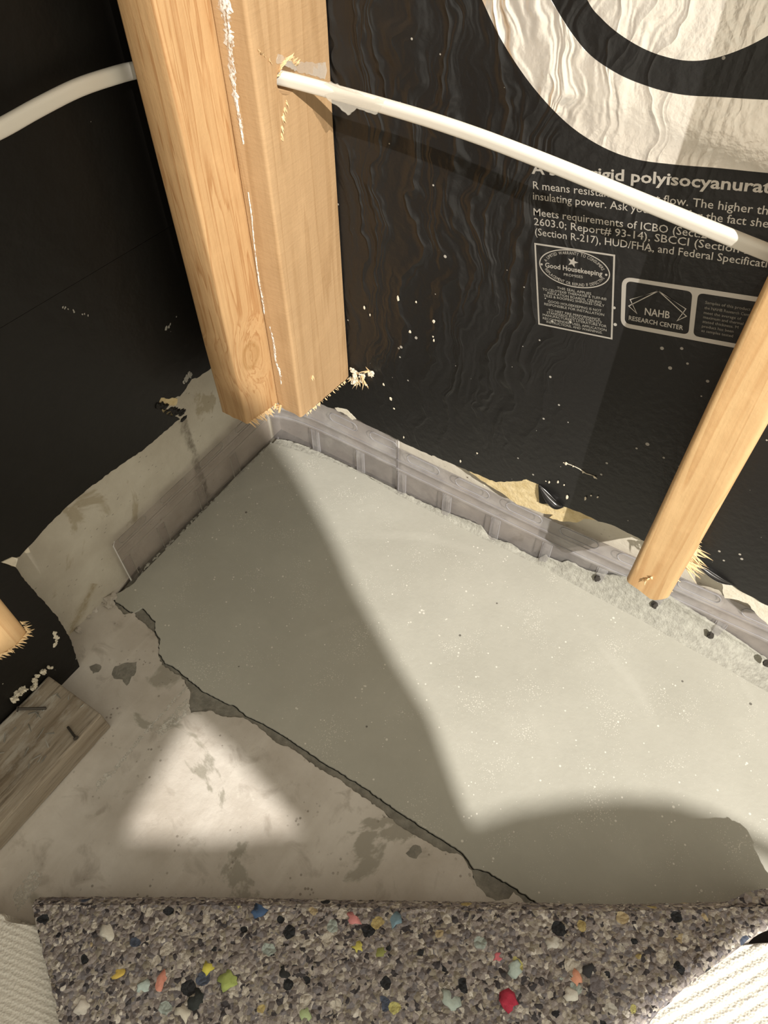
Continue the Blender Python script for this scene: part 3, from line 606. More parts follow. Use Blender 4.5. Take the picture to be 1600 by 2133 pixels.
scuff('pale_scuff', [(-0.1606,0.3411),(-0.1519,0.3403)], .0018, 8, M_DIM, lo_b, 7)

# ------------------------------------------------------------------ drainage flange of clear plastic along the wall foot
def ytrend(x): return .0195 * (1 - math.exp(-max(x, 0) / .028)) + .0015
def flange_run(name, label, place, s_a, s_b, top, ribs, slots, ends, M_PLASTIC=M_PLASTIC, M_PEDGE=M_PEDGE):
    """place(s, z, out) -> point; out is distance into the room"""
    root = empty(name); tag(root, label, 'drainage flange')
    bm = bmesh.new(); n = max(8, int((s_b - s_a) / .01)); prof = [(0, 0), (.045, 0), (.0465, .0012), (.050, .0012), (.0515, 0), (.064, .0), (.0655, .0014), (.069, .0014), (.0705, 0), (top - .004, 0), (top, .0022)]
    rows = [[bm.verts.new(place(s_a + (s_b - s_a) * i / n, z, o)) for z, o in prof] for i in range(n + 1)]
    for a, b in zip(rows, rows[1:]):
        for k in range(len(prof) - 1): bm.faces.new((a[k], a[k + 1], b[k + 1], b[k]))
    sh = obj('plastic_sheet', bm, M_PLASTIC, root, True); md = sh.modifiers.new('thick', 'SOLIDIFY'); md.thickness = .0008; md.offset = 0
    for z in (.0485, .067):
        bm = bmesh.new(); add_tube(bm, [place(s_a + (s_b - s_a) * i / n, z + .0024, .0006) for i in range(n + 1)], .0006, 5); obj('ridge', bm, M_PEDGE, sh)
    for s in ribs:
        bm = bmesh.new(); q = []
        for zz, dep in ((.001, .0045), (.036, .0045), (.042, .003), (.045, .0005)):
            q.append([bm.verts.new(place(s + ds, zz, d_)) for ds, d_ in ((-.0068, .0003), (-.0045, dep), (.0045, dep), (.0068, .0003))])
        for a, b in zip(q, q[1:]):
            for k in range(3): bm.faces.new((a[k], a[k + 1], b[k + 1], b[k]))
        bm.faces.new(q[-1]); rib = obj('rib', bm, M_PLASTIC, root)
        bm = bmesh.new()
        for ds in (-.0066, .0066): add_tube(bm, [place(s + ds, zz, .0006) for zz in (.001, .02, .044)], .0006, 5)
        obj('rib_edge', bm, M_PEDGE, rib)
    for s, ln in slots:
        bm = bmesh.new(); zc = (.0705 + top) / 2 + .0; r = min(.0075, (top - .0705) / 2 - .003); pts_ = []
        for k in range(12): a = math.pi / 2 + math.pi * k / 11; pts_.append((s - ln / 2 + r * math.cos(a), zc + r * math.sin(a)))
        for k in range(12): a = -math.pi / 2 + math.pi * k / 11; pts_.append((s + ln / 2 + r * math.cos(a), zc + r * math.sin(a)))
        pts_.append(pts_[0]); add_tube(bm, [place(a, b, .0005) for a, b in pts_], .0007, 5, cap=False); obj('slot', bm, M_PEDGE, sh)
    for s in ends:
        bm = bmesh.new(); add_tube(bm, [place(s, zz, .0009) for zz in (.001, .03, .06, top - .006)] + [place(s - .004, top, .0012)], .0008, 5); obj('cut_edge', bm, M_PLIP, root)
    return root
pr = lambda s, z, o: Vector((s, ytrend(s) - o, z))
flange_run('drainage_flange', 'short clear grey plastic flange beneath the doubled stud, against the corner', pr, .003, .2215, .112, [.074, .155], [(.128, .032), (.196, .03), (.05, .03)], [.2215])
pr2 = lambda s, z, o: Vector((s, ytrend(s) - o - .002 + .010 * min(1, max(0, (s - .45) / .3)), z))
long_fl = flange_run('drainage_flange', 'long clear grey plastic flange running behind the lone right stud', pr2, .219, 1.5, .096, [.2285] + [.303 + .0765 * k for k in range(16)], [(.262 + .0765 * k, .036) for k in range(16)], [])
pl = lambda s, z, o: Vector((.0015 + o, -s, z))
flange_run('drainage_flange', 'clear plastic flange along the left concrete wall', pl, .002, .308, .088, [.085, .158, .236, .300], [(.045 + .0765 * k, .036) for k in range(4)], [.308], M_CLEAR, M_CEDGE)

# mortar smeared up the right flange
MT_LO = [(p[0], p[1]) for p in UP_RIGHT]
MT_UP = [(-0.0112,-0.0125),(0.0279,-0.0107),(0.0688,-0.0005),(0.0824,-0.002),(0.1142,0.0008),(0.1606,0.0019),(0.1907,0.0032),(0.2203,0.0002),(0.239,0.0051),(0.2689,0.0049),(0.2959,0.0077),(0.3114,0.0091),(0.3416,0.0148),(0.3607,0.0161),(0.373,0.0027),(0.3857,0.0026),(0.4058,0.0098),(0.423,0.0053),(0.4477,0.0051),(0.4612,0.0193),(0.4825,0.0218),(0.512,0.0283),(0.4586,0.0243),(0.4851,0.0313),(0.4989,0.0311),(0.5316,0.0353),(0.5603,0.0511),(0.5915,0.0639),(0.6228,0.0519),(0.6654,0.042),(0.7045,0.0322),(0.7545,0.0157),(0.8122,0.0128)]
bm = bmesh.new(); n = 260; rows = []
lo_s = [Vector(p) for p in MT_LO]
def interp_x(P, x):
    for a, b in zip(P, P[1:]):
        if a[0] <= x <= b[0] and b[0] > a[0]: t = (x - a[0]) / (b[0] - a[0]); return a[1] + (b[1] - a[1]) * t
    return P[-1][1] if x > P[-1][0] else P[0][1]
mt_s = sorted([Vector(p) for p in MT_UP], key=lambda p: p.x)
for i in range(n + 1):
    x = .008 + .86 * i / n; y0 = interp_x(lo_s, x) + .0; ztop = max(.003, interp_x(mt_s, x)) + .0025 * noise.noise((x * 160, 3, 0)); yt = pr2(x, 0, 0).y - .0018; row = []
    for k in range(9):
        t = k / 8; j = Vector((0, 1, 1)) * (.0007 * noise.noise((x * 150, t * 7, 1)) + .0007 * noise.noise((x * 420, t * 22, 5))) * (1 if 0 < k < 8 else .3)
        bulge = math.sin(math.pi * t) * .0008
        row.append(bm.verts.new(Vector((x, y0 + (yt - y0) * min(1, t * 1.5) - bulge, .001 + (ztop - .001) * t ** 1.25)) - j))
    row.append(bm.verts.new((x, yt + .001, ztop - .001))); rows.append(row)
for a, b in zip(rows, rows[1:]):
    for k in range(len(a) - 1): bm.faces.new((a[k], a[k + 1], b[k + 1], b[k]))
mo = obj('mortar_smear', bm, M_MORTAR, None, True); tag(mo, 'rough grey mortar smeared up the foot of the right flange', 'mortar')
for k, p in enumerate([(0.5305,0.0266),(0.6079,0.0293),(0.6818,0.0241),(0.7504,0.0231)]):       # dark blobs painting the shade in rib mouths left open in the mortar
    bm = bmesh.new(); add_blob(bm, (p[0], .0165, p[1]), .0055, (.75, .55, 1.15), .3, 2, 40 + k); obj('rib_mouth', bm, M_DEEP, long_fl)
# crumbly bead of the left edge
bm = bmesh.new(); rnd = random.Random(9)
for i in range(70):
    t = rnd.random(); y = -.29 * t - .004; add_blob(bm, (.0045 + rnd.uniform(-.001, .002), y, .0012), rnd.uniform(.0008, .0022), (1, 1.6, .7), .5, 1, i)
mb = obj('mortar_crumb', bm, M_MORTAR); tag(mb, 'line of mortar crumbs at the foot of the left flange', 'mortar', None, 'stuff')
# broken chips at the end of the crack
for k, (p, r) in enumerate(zip([(-0.0003,-0.3474),(0.0009,-0.3394),(0.0045,-0.352),(-0.0064,-0.3669),(-0.0063,-0.3781),(-0.001,-0.3994)], (.008, .005, .006, .0045, .004, .0045))):
    bm = bmesh.new(); add_blob(bm, (p[0], p[1], r * .3), r, (1.2, .8, .5), .5, 2, 100 + k)
    c = obj('concrete_chip', bm, M_OLD); tag(c, ['largest concrete chip at the left end of the crack', 'small concrete chip at the crack mouth beside the flange', 'flat concrete chip just below the largest chip', 'concrete chip lying in the wall joint below the brown stain', 'small concrete chip in the wall joint above the black flap', 'pale concrete chip beside the lower tip of the black flap'][k], 'concrete chip', 'chips along the left wall joint')

# ------------------------------------------------------------------ studs
def stud(name, label, x0, x1, y0, y1, zb, zt, mat, seed, bevel=.003, rag=.003, bores=()):
    """zb(x,y) gives the sawn lower end"""
    root = empty(name); tag(root, label, 'stud')
    bm = bmesh.new(); nx, ny, na = 7, 13, 4
    zs = [0, .004, .01, .02, .05] + [.1 * k for k in range(1, 16)]
    X0, X1, Y0, Y1 = x0 + bevel, x1 - bevel, y0 + bevel, y1 - bevel; ring = []
    for cx_, cy_, a0, ex, ey, nn in ((X1, Y0, -90, X1, Y1, ny), (X1, Y1, 0, X0, Y1, nx), (X0, Y1, 90, X0, Y0, ny), (X0, Y0, 180, X1, Y0, nx)):
        for k in range(na + 1):
            a = math.radians(a0 + 90 * k / na); ring.append((cx_ + bevel * math.cos(a), cy_ + bevel * math.sin(a)))
        a = math.radians(a0 + 90); sx, sy = cx_ + bevel * math.cos(a), cy_ + bevel * math.sin(a); tx, ty = ex + bevel * math.cos(a), ey + bevel * math.sin(a)
        for k in range(1, nn): ring.append((sx + (tx - sx) * k / nn, sy + (ty - sy) * k / nn))
    def pt(x, y, dz):
        z = zb(x, y) + dz
        if dz <= .011: z += rag * noise.noise((x * 150 + seed, y * 150, 2.0)) * (1 if dz == 0 else .3)
        wob = .0007 * noise.noise((x * 9 + seed * 3, y * 9, z * 14))
        return Vector((x + wob, y + wob, z))
    zmax = zt - zb(x0, y0); zs = [z for z in zs if z < zmax] + [zmax]
    rows = [[bm.verts.new(pt(x, y, z)) for x, y in ring] for z in zs]
    for a, b in zip(rows, rows[1:]):
        for k in range(len(ring)):
            f = bm.faces.new((a[k], a[(k + 1) % len(ring)], b[(k + 1) % len(ring)], b[k])); f.smooth = True
    mid = bm.verts.new(pt((x0 + x1) / 2, (y0 + y1) / 2, 0))
    inner = [bm.verts.new(pt(x * .6 + .4 * mid.co.x, y * .6 + .4 * mid.co.y, 0)) for x, y in ring]
    for k in range(len(ring)):
        j = (k + 1) % len(ring); bm.faces.new((rows[0][k], rows[0][j], inner[j], inner[k])); bm.faces.new((inner[k], inner[j], mid))
    bm.faces.new(rows[-1])
    o = obj('timber', bm, mat, root, False)
    for (c, d, r) in bores:
        cb = bmesh.new(); d = Vector(d).normalized(); add_tube(cb, [Vector(c) - d * .12, Vector(c) + d * .12], r, 20)
        cu = obj('tmp_cutter', cb, M_HOLE); md = o.modifiers.new('bore', 'BOOLEAN'); md.operation = 'DIFFERENCE'; md.object = cu; md.solver = 'EXACT'
        dg = bpy.context.evaluated_depsgraph_get(); me = bpy.data.meshes.new_from_object(o.evaluated_get(dg)); o.modifiers.clear(); o.data = me
        bpy.data.objects.remove(cu)
        me.materials.clear(); me.materials.append(mat)
    md = o.modifiers.new('sharp', 'EDGE_SPLIT'); md.split_angle = math.radians(35)
    return root, o
BORE = (Vector((.122, -.0805, .586)), Vector((.076, .038, -.008)))
def zbA(x, y): return .2065 + .09 * (.1241 - x) - .13 * (y + .153) + .0
A, A_t = stud('timber_stud', 'orange fir stud with a knot, left one of the doubled corner pair', .0843, .1243, -.1538, -.058, lambda x, y: [(-0.0595,0.069)][0][1] * 0 + .2355 - .24 * (x - .1241) * -.1 - .22 * (y + .1538), 1.35, M_FIR, 1, .003, .003, [(BORE[0], BORE[1], .0125)])
B, B_t = stud('timber_stud', 'pale rough-sawn stud with the cable hole, right one of the doubled corner pair', .1246, .1600, -.1003, -.0006, lambda x, y: .2203 - .112 * (y + .1003) + .03 * (.16 - x), 1.35, M_SPF, 2, .003, .0025, [(BORE[0], BORE[1], .0125)])
RB_ = (Vector((.59, -.05, .553)), Vector((1, .02, -.06)))
Rr, R_t = stud('timber_stud', 'lone rounded pine stud standing at the right, splintered at its foot', .5674, .6125, -.085, -.0006, lambda x, y: .1885 - .30 * max(0, min(x - .5674, .033)) + 1.05 * max(0, x - .6006), 1.35, M_PINE, 3, .0055, .002, [(RB_[0], RB_[1], .0125)])
S_, S_t = stud('timber_stud', 'sawn stud end at the left picture edge in front of the black flap', .0392, .1385, -.5135, -.4757, lambda x, y: .2535 + .25 * abs(y + .487), 1.35, M_PINE, 4, .003, .004)
# plaster smear down the narrow face of the rough-sawn stud
def streak(name, pts_, widths, y, mat, parent, seed):
    bm = bmesh.new(); rnd = random.Random(seed); P = smooth_path([(p[0], p[1], w_) for p, w_ in zip(pts_, widths)], 14); rows = []
    for p in P:
        w_ = max(.0002, p.z * (1 + rnd.uniform(-.55, .55)))
        rows.append([bm.verts.new((p.x + dx * w_ + rnd.uniform(-.2, .2) * w_, y - h_, p.y)) for dx, h_ in ((-1, -.0002), (-.4, .0007), (.4, .0007), (1, -.0002))])
    for a, b in zip(rows, rows[1:]):
        for k in range(3): bm.faces.new((a[k], a[k + 1], b[k + 1], b[k]))
    return obj(name, bm, mat, parent, True)
YB = -.1006
streak('plaster_smear', [(0.1434,0.681),(0.1399,0.6455),(0.1392,0.6264),(0.1375,0.6061),(0.1359,0.5808),(0.1368,0.5564),(0.1367,0.5383)], [.0042, .0050, .0042, .0034, .0026, .0018, .0006], YB, M_PLASTER, B, 1)
streak('plaster_smear', [(0.1332,0.494),(0.1325,0.4703),(0.1297,0.4341),(0.128,0.3952),(0.1287,0.3781),(0.1281,0.3567)], [.0003, .0006, .0006, .0012, .0014, .0004], YB, M_PLASTER, B, 2)
streak('plaster_smear', [(0.133,0.3431),(0.1346,0.3211),(0.1334,0.2967),(0.1364,0.2805),(0.1364,0.2622)], [.0004, .0014, .0012, .0016, .0003], YB, M_PLASTER, B, 3)
# splintered fibres
def fibres(name, bases, dirs, n, ln, wd, mat, parent, seed):
    random.seed(seed); bm = bmesh.new()
    for i in range(n):
        t = random.random() * (len(bases) - 1); k = int(t); b = Vector(bases[k]).lerp(Vector(bases[min(k + 1, len(bases) - 1)]), t - k)
        d = Vector(dirs[0]).lerp(Vector(dirs[1]), random.random()) + Vector((random.uniform(-.25, .25), random.uniform(-.25, .25), random.uniform(-.25, .25)))
        add_splinter(bm, b, d, ln * random.uniform(.35, 1), wd * random.uniform(.5, 1.2))
    return obj(name, bm, mat, parent)
fibres('splinters', [(.1235, -.150, .236), (.1245, -.128, .231), (.1250, -.106, .227)], [(1, -.2, -.2), (.7, .3, -.9)], 34, .012, .0012, M_SPLINT, A, 5)
fibres('splinters', [(.1250, -.104, .227), (.132, -.102, .226)], [(.3, -.6, .9), (.5, -.9, -.2)], 10, .014, .0018, M_SPLINT, A, 6)
fibres('splinters', [(.160, -.09, .219), (.1605, -.05, .2145), (.1605, -.002, .209)], [(.4, -.2, -1), (1, 0, -.4)], 46, .005, .0008, M_SPLINT, B, 7)
fibres('splinters', [(.604, -.084, .190), (.613, -.03, .205), (.613, -.004, .2)], [(1, -.3, -.1), (.6, .2, -.9)], 44, .010, .0010, M_SPLINT, Rr, 8)
fibres('splinters', [(.612, -.030, .185), (.613, -.014, .175), (.613, -.006, .19)], [(1, -.1, .1), (.9, -.4, -.5)], 40, .026, .0013, M_SPLINT, Rr, 9)
fibres('splinters', [(.1385, -.513, .262), (.1388, -.490, .2545), (.1388, -.476, .2575), (.1388, -.4755, .275)], [(.2, .9, -.2), (.4, .2, -1)], 60, .008, .0009, M_SPLINT, S_, 10)
fibres('torn_fibres', [(.583, -.0856, .205), (.590, -.0858, .214)], [(.2, -1, -.6), (-.4, -.6, 1)], 12, .007, .0014, M_SPLINT, Rr, 11)
fibres('torn_fibres', [(.1602, -.074, .262), (.1604, -.070, .268)], [(1, 0, .4), (.6, -.4, -.8)], 8, .006, .0010, M_SPLINT, B, 12)
HC = Vector((.1602, -.0615, .582))
fibres('bore_fibres', [HC + Vector((0, math.cos(a) * .013, math.sin(a) * .014)) for a in (.4, 1.0, 1.6, 2.2, 2.8)], [(.7, -.5, .7), (.8, .6, .6)], 40, .008, .0011, M_SPLINT, B_t, 13)
fibres('bore_fibres', [HC + Vector((.0, -.004, -.014)), HC + Vector((0, -.012, -.026)), HC + Vector((0, -.017, -.042))], [(.6, -.4, -1), (.5, .4, -1)], 16, .008, .0009, M_SPLINT, B_t, 14)
fibres('bore_fibres', [HC + Vector((.0, -.016, .016)), HC + Vector((0, -.030, .030))], [(.6, -1, .8), (.5, -.6, .8)], 12, .007, .0009, M_SPLINT, B_t, 15)

# ------------------------------------------------------------------ cable
def oval_sweep(bm, path, rw, rh, side=None, seg=18):
    rings = []; P = [Vector(p) for p in path]
    for i, p in enumerate(P):
        t = (P[min(i + 1, len(P) - 1)] - P[max(i - 1, 0)]).normalized(); up = Vector((0, -.35, 1)); up = (up - t * up.dot(t)).normalized(); s_ = t.cross(up)
        ring = []
        for k in range(seg):
            a = 2 * math.pi * k / seg; c, s2 = math.cos(a), math.sin(a)
            e = .75; cc = math.copysign(abs(c) ** e, c); ss = math.copysign(abs(s2) ** e, s2)
            ring.append(bm.verts.new(p + up * cc * rw + s_ * ss * rh * (1 - .12 * math.exp(-(c / .25) ** 2))))
        rings.append(ring)
    for a, b in zip(rings, rings[1:]):
        for k in range(seg): bm.faces.new((a[k], a[(k + 1) % seg], b[(k + 1) % seg], b[k]))
    bm.faces.new(rings[0][::-1]); bm.faces.new(rings[-1])
CL = [(-0.3283,0.6009),(-0.298,0.6001),(-0.2659,0.5986),(-0.2304,0.5997),(-0.193,0.5996),(-0.1594,0.5962),(-0.132,0.5918)]
CR = [(0.203,0.5776),(0.2498,0.578),(0.2941,0.5777),(0.3365,0.576),(0.3772,0.573),(0.4164,0.5695),(0.4543,0.5657),(0.4908,0.5621),(0.5261,0.5586),(0.56,0.5555)]
path = [(.062, p[0], p[1]) for p in CL] + [(.080, -.105, .5905), (.122, -.0805, .586), (.150, -.066, .583)] + [(p[0], -.053, p[1]) for p in CR] + [(.575, -.051, .5535), (.65, -.049, .549), (.9, -.05, .56)]
bm = bmesh.new(); oval_sweep(bm, smooth_path(path, 5), .0064, .0040)
cb = obj('electrical_cable', bm, M_CABLE, None, True); tag(cb, 'flat white electrical cable sagging through holes bored in the studs', 'cable')
M_WEBm, nt_, p_ = new_mat('dried_glue'); p_.inputs['Base Color'].default_value = (.70, .66, .58, 1); p_.inputs['Roughness'].default_value = .2; p_.inputs['Alpha'].default_value = .30
bm = bmesh.new(); WB = [(0.1876,0.5818),(0.1976,0.5722),(0.2047,0.5703),(0.217,0.5647),(0.2263,0.5725),(0.235,0.5718),(0.2454,0.5722),(0.2498,0.5781),(0.2524,0.5841),(0.2354,0.5829),(0.2181,0.5845),(0.2006,0.5867)]
web = sheet('dried_glue_web', [[tuple(p) for p in ragged(WB, .002, .0006, True, 4)]], RIGHT, .0555, .0575, M_WEBm); bm.free(); tag(web, 'clear film of dried glue hanging under the white cable beside its hole', 'glue')
bm = bmesh.new(); HB = [(0.2183,0.5669),(0.2266,0.574),(0.2371,0.5742),(0.2422,0.5722),(0.2475,0.5773)]
WB2 = [(-0.0703,0.6034),(-0.0577,0.5953),(-0.0395,0.5872),(-0.0201,0.5801),(-0.0086,0.577),(-0.0082,0.5689),(-0.0115,0.5642),(-0.0288,0.5731),(-0.0477,0.5824),(-0.0609,0.591),(-0.0737,0.5979)]
web2 = sheet('dried_glue_web', [[tuple(p) for p in ragged(WB2, .002, .0006, True, 5)]], LEFT, .1601, .1608, M_WEBm); bm.free(); tag(web2, 'clear film of dried glue stuck to the stud face above the cable hole', 'glue')

# ------------------------------------------------------------------ bottom plate with nails
bp = empty('bottom_plate'); tag(bp, 'weathered grey wooden bottom plate lying on the floor at the left edge', 'timber plate')
bm = bmesh.new(); add_box(bm, (.0402, -1.5, .0003), (.1290, -.4685, .0385))
bmesh.ops.subdivide_edges(bm, edges=[e for e in bm.edges if abs(e.verts[0].co.y - e.verts[1].co.y) > .5], cuts=60)
bmesh.ops.bevel(bm, geom=bm.edges[:], offset=.002, segments=2, affect='EDGES') if False else None
for v in bm.verts:
    v.co.x += .0012 * noise.noise((v.co.y * 30, v.co.z * 40, 1)); v.co.z += .0008 * noise.noise((v.co.y * 40, v.co.x * 40, 4)) if v.co.z > .02 else 0
pt_ = obj('timber', bm, M_PLATE, bp); md = pt_.modifiers.new('round', 'BEVEL'); md.width = .0022; md.segments = 2; md.limit_method = 'ANGLE'
def nail(p0, p1, z0, z1, r=.0017):
    bm = bmesh.new(); a = Vector((*p0, z0)); b = Vector((*p1, z1)); add_tube(bm, [a, a.lerp(b, .5), b], r, 8); add_tube(bm, [b, b + (b - a).normalized() * .0012], r * 2.1, 10); return obj('nail', bm, M_STEEL, bp)
q = [(0.0707,-0.498),(0.0484,-0.5165),(0.1085,-0.5),(0.1268,-0.504)]
nail(q[0], q[1], .0395, .046); nail(q[2], q[3], .0395, .042, .0014)
random.seed(3); bm = bmesh.new()
for i in range(30):
    add_splinter(bm, (.045 + random.random() * .07, -.475 - random.random() * .14, .0385), (random.uniform(-.5, .5), random.uniform(-1, 1), .12), random.uniform(.006, .018), .0009)
obj('splinters', bm, M_DIM, bp)

# ------------------------------------------------------------------ crumbs of foam and wood
def crumbs(name, label, ptsxyz, r0, r1, mat, seed, cat='debris'):
    bm = bmesh.new(); rnd = random.Random(seed)
    for i, p in enumerate(ptsxyz): add_blob(bm, p, rnd.uniform(r0, r1), (rnd.uniform(.6, 1.6), rnd.uniform(.5, 1), rnd.uniform(.5, 1.2)), .7, 2, seed * 100 + i)
    o = obj(name, bm, mat); tag(o, label, cat, None, 'stuff'); return o
rnd = random.Random(5); c0 = [(0.1703,0.2231),(0.1811,0.2236),(0.1922,0.2352),(0.1844,0.2141),(0.1756,0.2113),(0.1668,0.211)]
crumbs('foam_crumbs', 'cluster of pale foam and wood crumbs stuck to the board right of the corner studs', [(p[0] + rnd.uniform(-.004, .004), -.002 - rnd.random() * .004, p[1] + rnd.uniform(-.004, .004)) for p in c0 for _ in range(4)], .0012, .0034, M_CRUMB, 6)
bm = bmesh.new(); random.seed(15)
for p in c0:
    for _ in range(3): add_splinter(bm, (p[0], -.003, p[1]), (random.uniform(-1, 1), -.4, random.uniform(-1, 1)), random.uniform(.008, .016), .001)
sv = obj('wood_shavings', bm, M_SPLINT); tag(sv, 'thin wood shavings caught in the crumbs right of the corner studs', 'debris', None, 'stuff')
c1 = [(-0.4635,0.0486),(-0.4696,0.0509),(-0.475,0.0543),(-0.4814,0.0531),(-0.4855,0.0542),(-0.4876,0.0452),(-0.4971,0.0564),(-0.5027,0.0542),(-0.5067,0.0575),(-0.509,0.0553),(-0.501,0.0531)]
crumbs('foam_crumbs', 'pale foam crumbs along the black board above the weathered plate', [(XB + .002 + rnd.random() * .003, p[0] + rnd.uniform(-.003, .003), p[1] + rnd.uniform(-.002, .004)) for p in c1 for _ in range(3)], .0015, .0035, M_CRUMB, 7)
# white flecks scraped on the right board, each on its own
fl_ = [(0.2772,0.3446),(0.2785,0.3193),(0.277,0.324),(0.2476,0.3178),(0.2544,0.3602),(0.1869,0.3254),(0.1945,0.3186),(0.2421,0.1442),(0.4548,0.2233),(0.4633,0.2245),(0.4755,0.2215),(0.4895,0.2222),(0.4376,0.1821),(0.4417,0.183),(0.4515,0.1893),(0.4593,0.1892),(0.4665,0.1719),(0.4869,0.183),(0.492,0.1917),(0.4995,0.1942),(0.3627,0.1252),(0.326,0.1485),(0.3471,0.1764),(0.1468,0.3225),(0.2315,0.356),(0.2222,0.2023),(0.2272,0.1883),(0.2117,0.2212)]
bm = bmesh.new(); rnd = random.Random(77)
for i, p in enumerate(fl_):
    rr = rnd.uniform(.0009, .0019); add_blob(bm, (p[0], -.0012, p[1]), rr, (1, .35, rnd.uniform(.8, 2.2)), .5, 1, 700 + i)
fo = obj('plaster_flecks', bm, M_CRUMB); tag(fo, 'pale plaster flecks spattered over the lower part of the printed board', 'debris', None, 'stuff')
SCR = [(0.4514,0.2228),(0.4604,0.2243),(0.4703,0.224),(0.4783,0.2216),(0.4866,0.2228),(0.491,0.2207)]
streak('scratch', SCR, [.0004, .0012, .0008, .0014, .001, .0014], -.0004, M_CRUMB, rb, 8)

# ------------------------------------------------------------------ carpet and pad folded back in the foreground
def grid_obj(name, rows, mat, parent=None, thick=None, smooth=True):
    bm = bmesh.new(); V_ = [[bm.verts.new(p) for p in r] for r in rows]
    for a, b in zip(V_, V_[1:]):
        for k in range(len(a) - 1): bm.faces.new((a[k], a[k + 1], b[k + 1], b[k]))
    o = obj(name, bm, mat, parent, smooth)
    if thick: md = o.modifiers.new('thick', 'SOLIDIFY'); md.thickness = thick; md.offset = -1
    return o
def lerp_list(P, n): 
    q = smooth_path(P, 24); out = []
    for i in range(n + 1):
        f = i / n * (len(q) - 1); k = min(int(f), len(q) - 2); out.append(q[k].lerp(q[k + 1], f - k))
    return out
# control rows of the pad: crest, middle and near edge (x, y), with their heights
CRX = [*[(0.2213,-0.6442)], *[(0.3544,-0.5595)], *[(0.5107,-0.4623)], *[(0.6249,-0.392)], *[(0.7163,-0.3364)], *[(0.8039,-0.2774)]]
CRZ = [.050, .058, .064, .076, .090, .100]
MDX = [*[(0.2744,-0.6698)], *[(0.39,-0.596)], *[(0.5184,-0.5135)], *[(0.6156,-0.4513)], *[(0.693,-0.4021)], *[(0.7569,-0.3619)]]
MDZ = [.058, .068, .074, .082, .090, .100]
NRX = [*[(0.3224,-0.6949)], *[(0.4145,-0.6355)], *[(0.5096,-0.5741)], *[(0.5892,-0.5227)], *[(0.6573,-0.4788)], *[(0.7255,-0.4348)]]
NRZ = [.060, .068, .074, .080, .086, .092]
FRX = [*[(0.4043,-0.7482)], *[(0.4736,-0.7027)], *[(0.5291,-0.6661)], *[(0.5837,-0.6303)], *[(0.6281,-0.601)], *[(0.6718,-0.5721)]]
FRZ = [.055, .060, .066, .070, .075, .080]
NS = 220
CRX[-1] = [(0.8534,-0.2439)][0]; CRZ[-1] = .102
SHX = [*[(0.2258,-0.6464)], *[(0.3578,-0.5629)], *[(0.5133,-0.4662)], *[(0.627,-0.3966)], *[(0.7178,-0.3412)], *[(0.8048,-0.2809)]]
SHZ = [.051, .0595, .0655, .0775, .091, .100]
ctrl = [lerp_list([(*p, z) for p, z in zip(X_, Z_)], NS) for X_, Z_ in ((CRX, CRZ), (SHX, SHZ), (MDX, MDZ), (NRX, NRZ), (FRX, FRZ))]
away = Vector((-.545, .838, 0))
rows = []
cols = []
for i in range(NS + 1):
    cr = ctrl[0][i]; h = cr.z
    pre = [cr + away * (.004) + Vector((0, 0, -h + .003)), cr + away * .010 + Vector((0, 0, -h * .75)), cr + away * .011 + Vector((0, 0, -h * .45)), cr + away * .007 + Vector((0, 0, -h * .16)), ]
    cols.append(smooth_path(pre + [ctrl[k][i] for k in range(5)], 16))
rows = [[cols[i][j] for i in range(NS + 1)] for j in range(len(cols[0]))]
for j, rw in enumerate(rows):        # the cut end at the right turns up, then the underside runs back beneath
    o_ = Vector((.62, -.10, 0)) + Vector((.25, -.25, 0)); o_.normalize(); e_ = rw[-1].copy(); f_ = min(1.0, max(.25, j / 64))
    rw += [e_ + o_ * (.0035 * f_) + Vector((0, 0, .0012)), e_ + o_ * (.008 * f_) + Vector((0, 0, .0008)), e_ + o_ * (.0115 * f_) + Vector((0, 0, -.001)), e_ + o_ * (.0135 * f_) + Vector((0, 0, -.005)), e_ + o_ * (.012 * f_) + Vector((0, 0, -.010)), e_ + o_ * -.02 + Vector((0, 0, -.012))]
for r in rows:
    for i, p in enumerate(r):
        edge_ = min(i, abs(NS + 2 - i) - 1); jit = Vector((noise.noise(p * 240), noise.noise(p * 240 + Vector((9, 1, 4))), noise.noise(p * 190 + Vector((3, 7, 7)))))
        p += jit * (.0022 if edge_ < 2 else .0014)
pad = grid_obj('carpet_pad', rows, M_PAD)
tag(pad, 'multicoloured rebonded foam carpet pad folded back across the foreground', 'carpet pad')
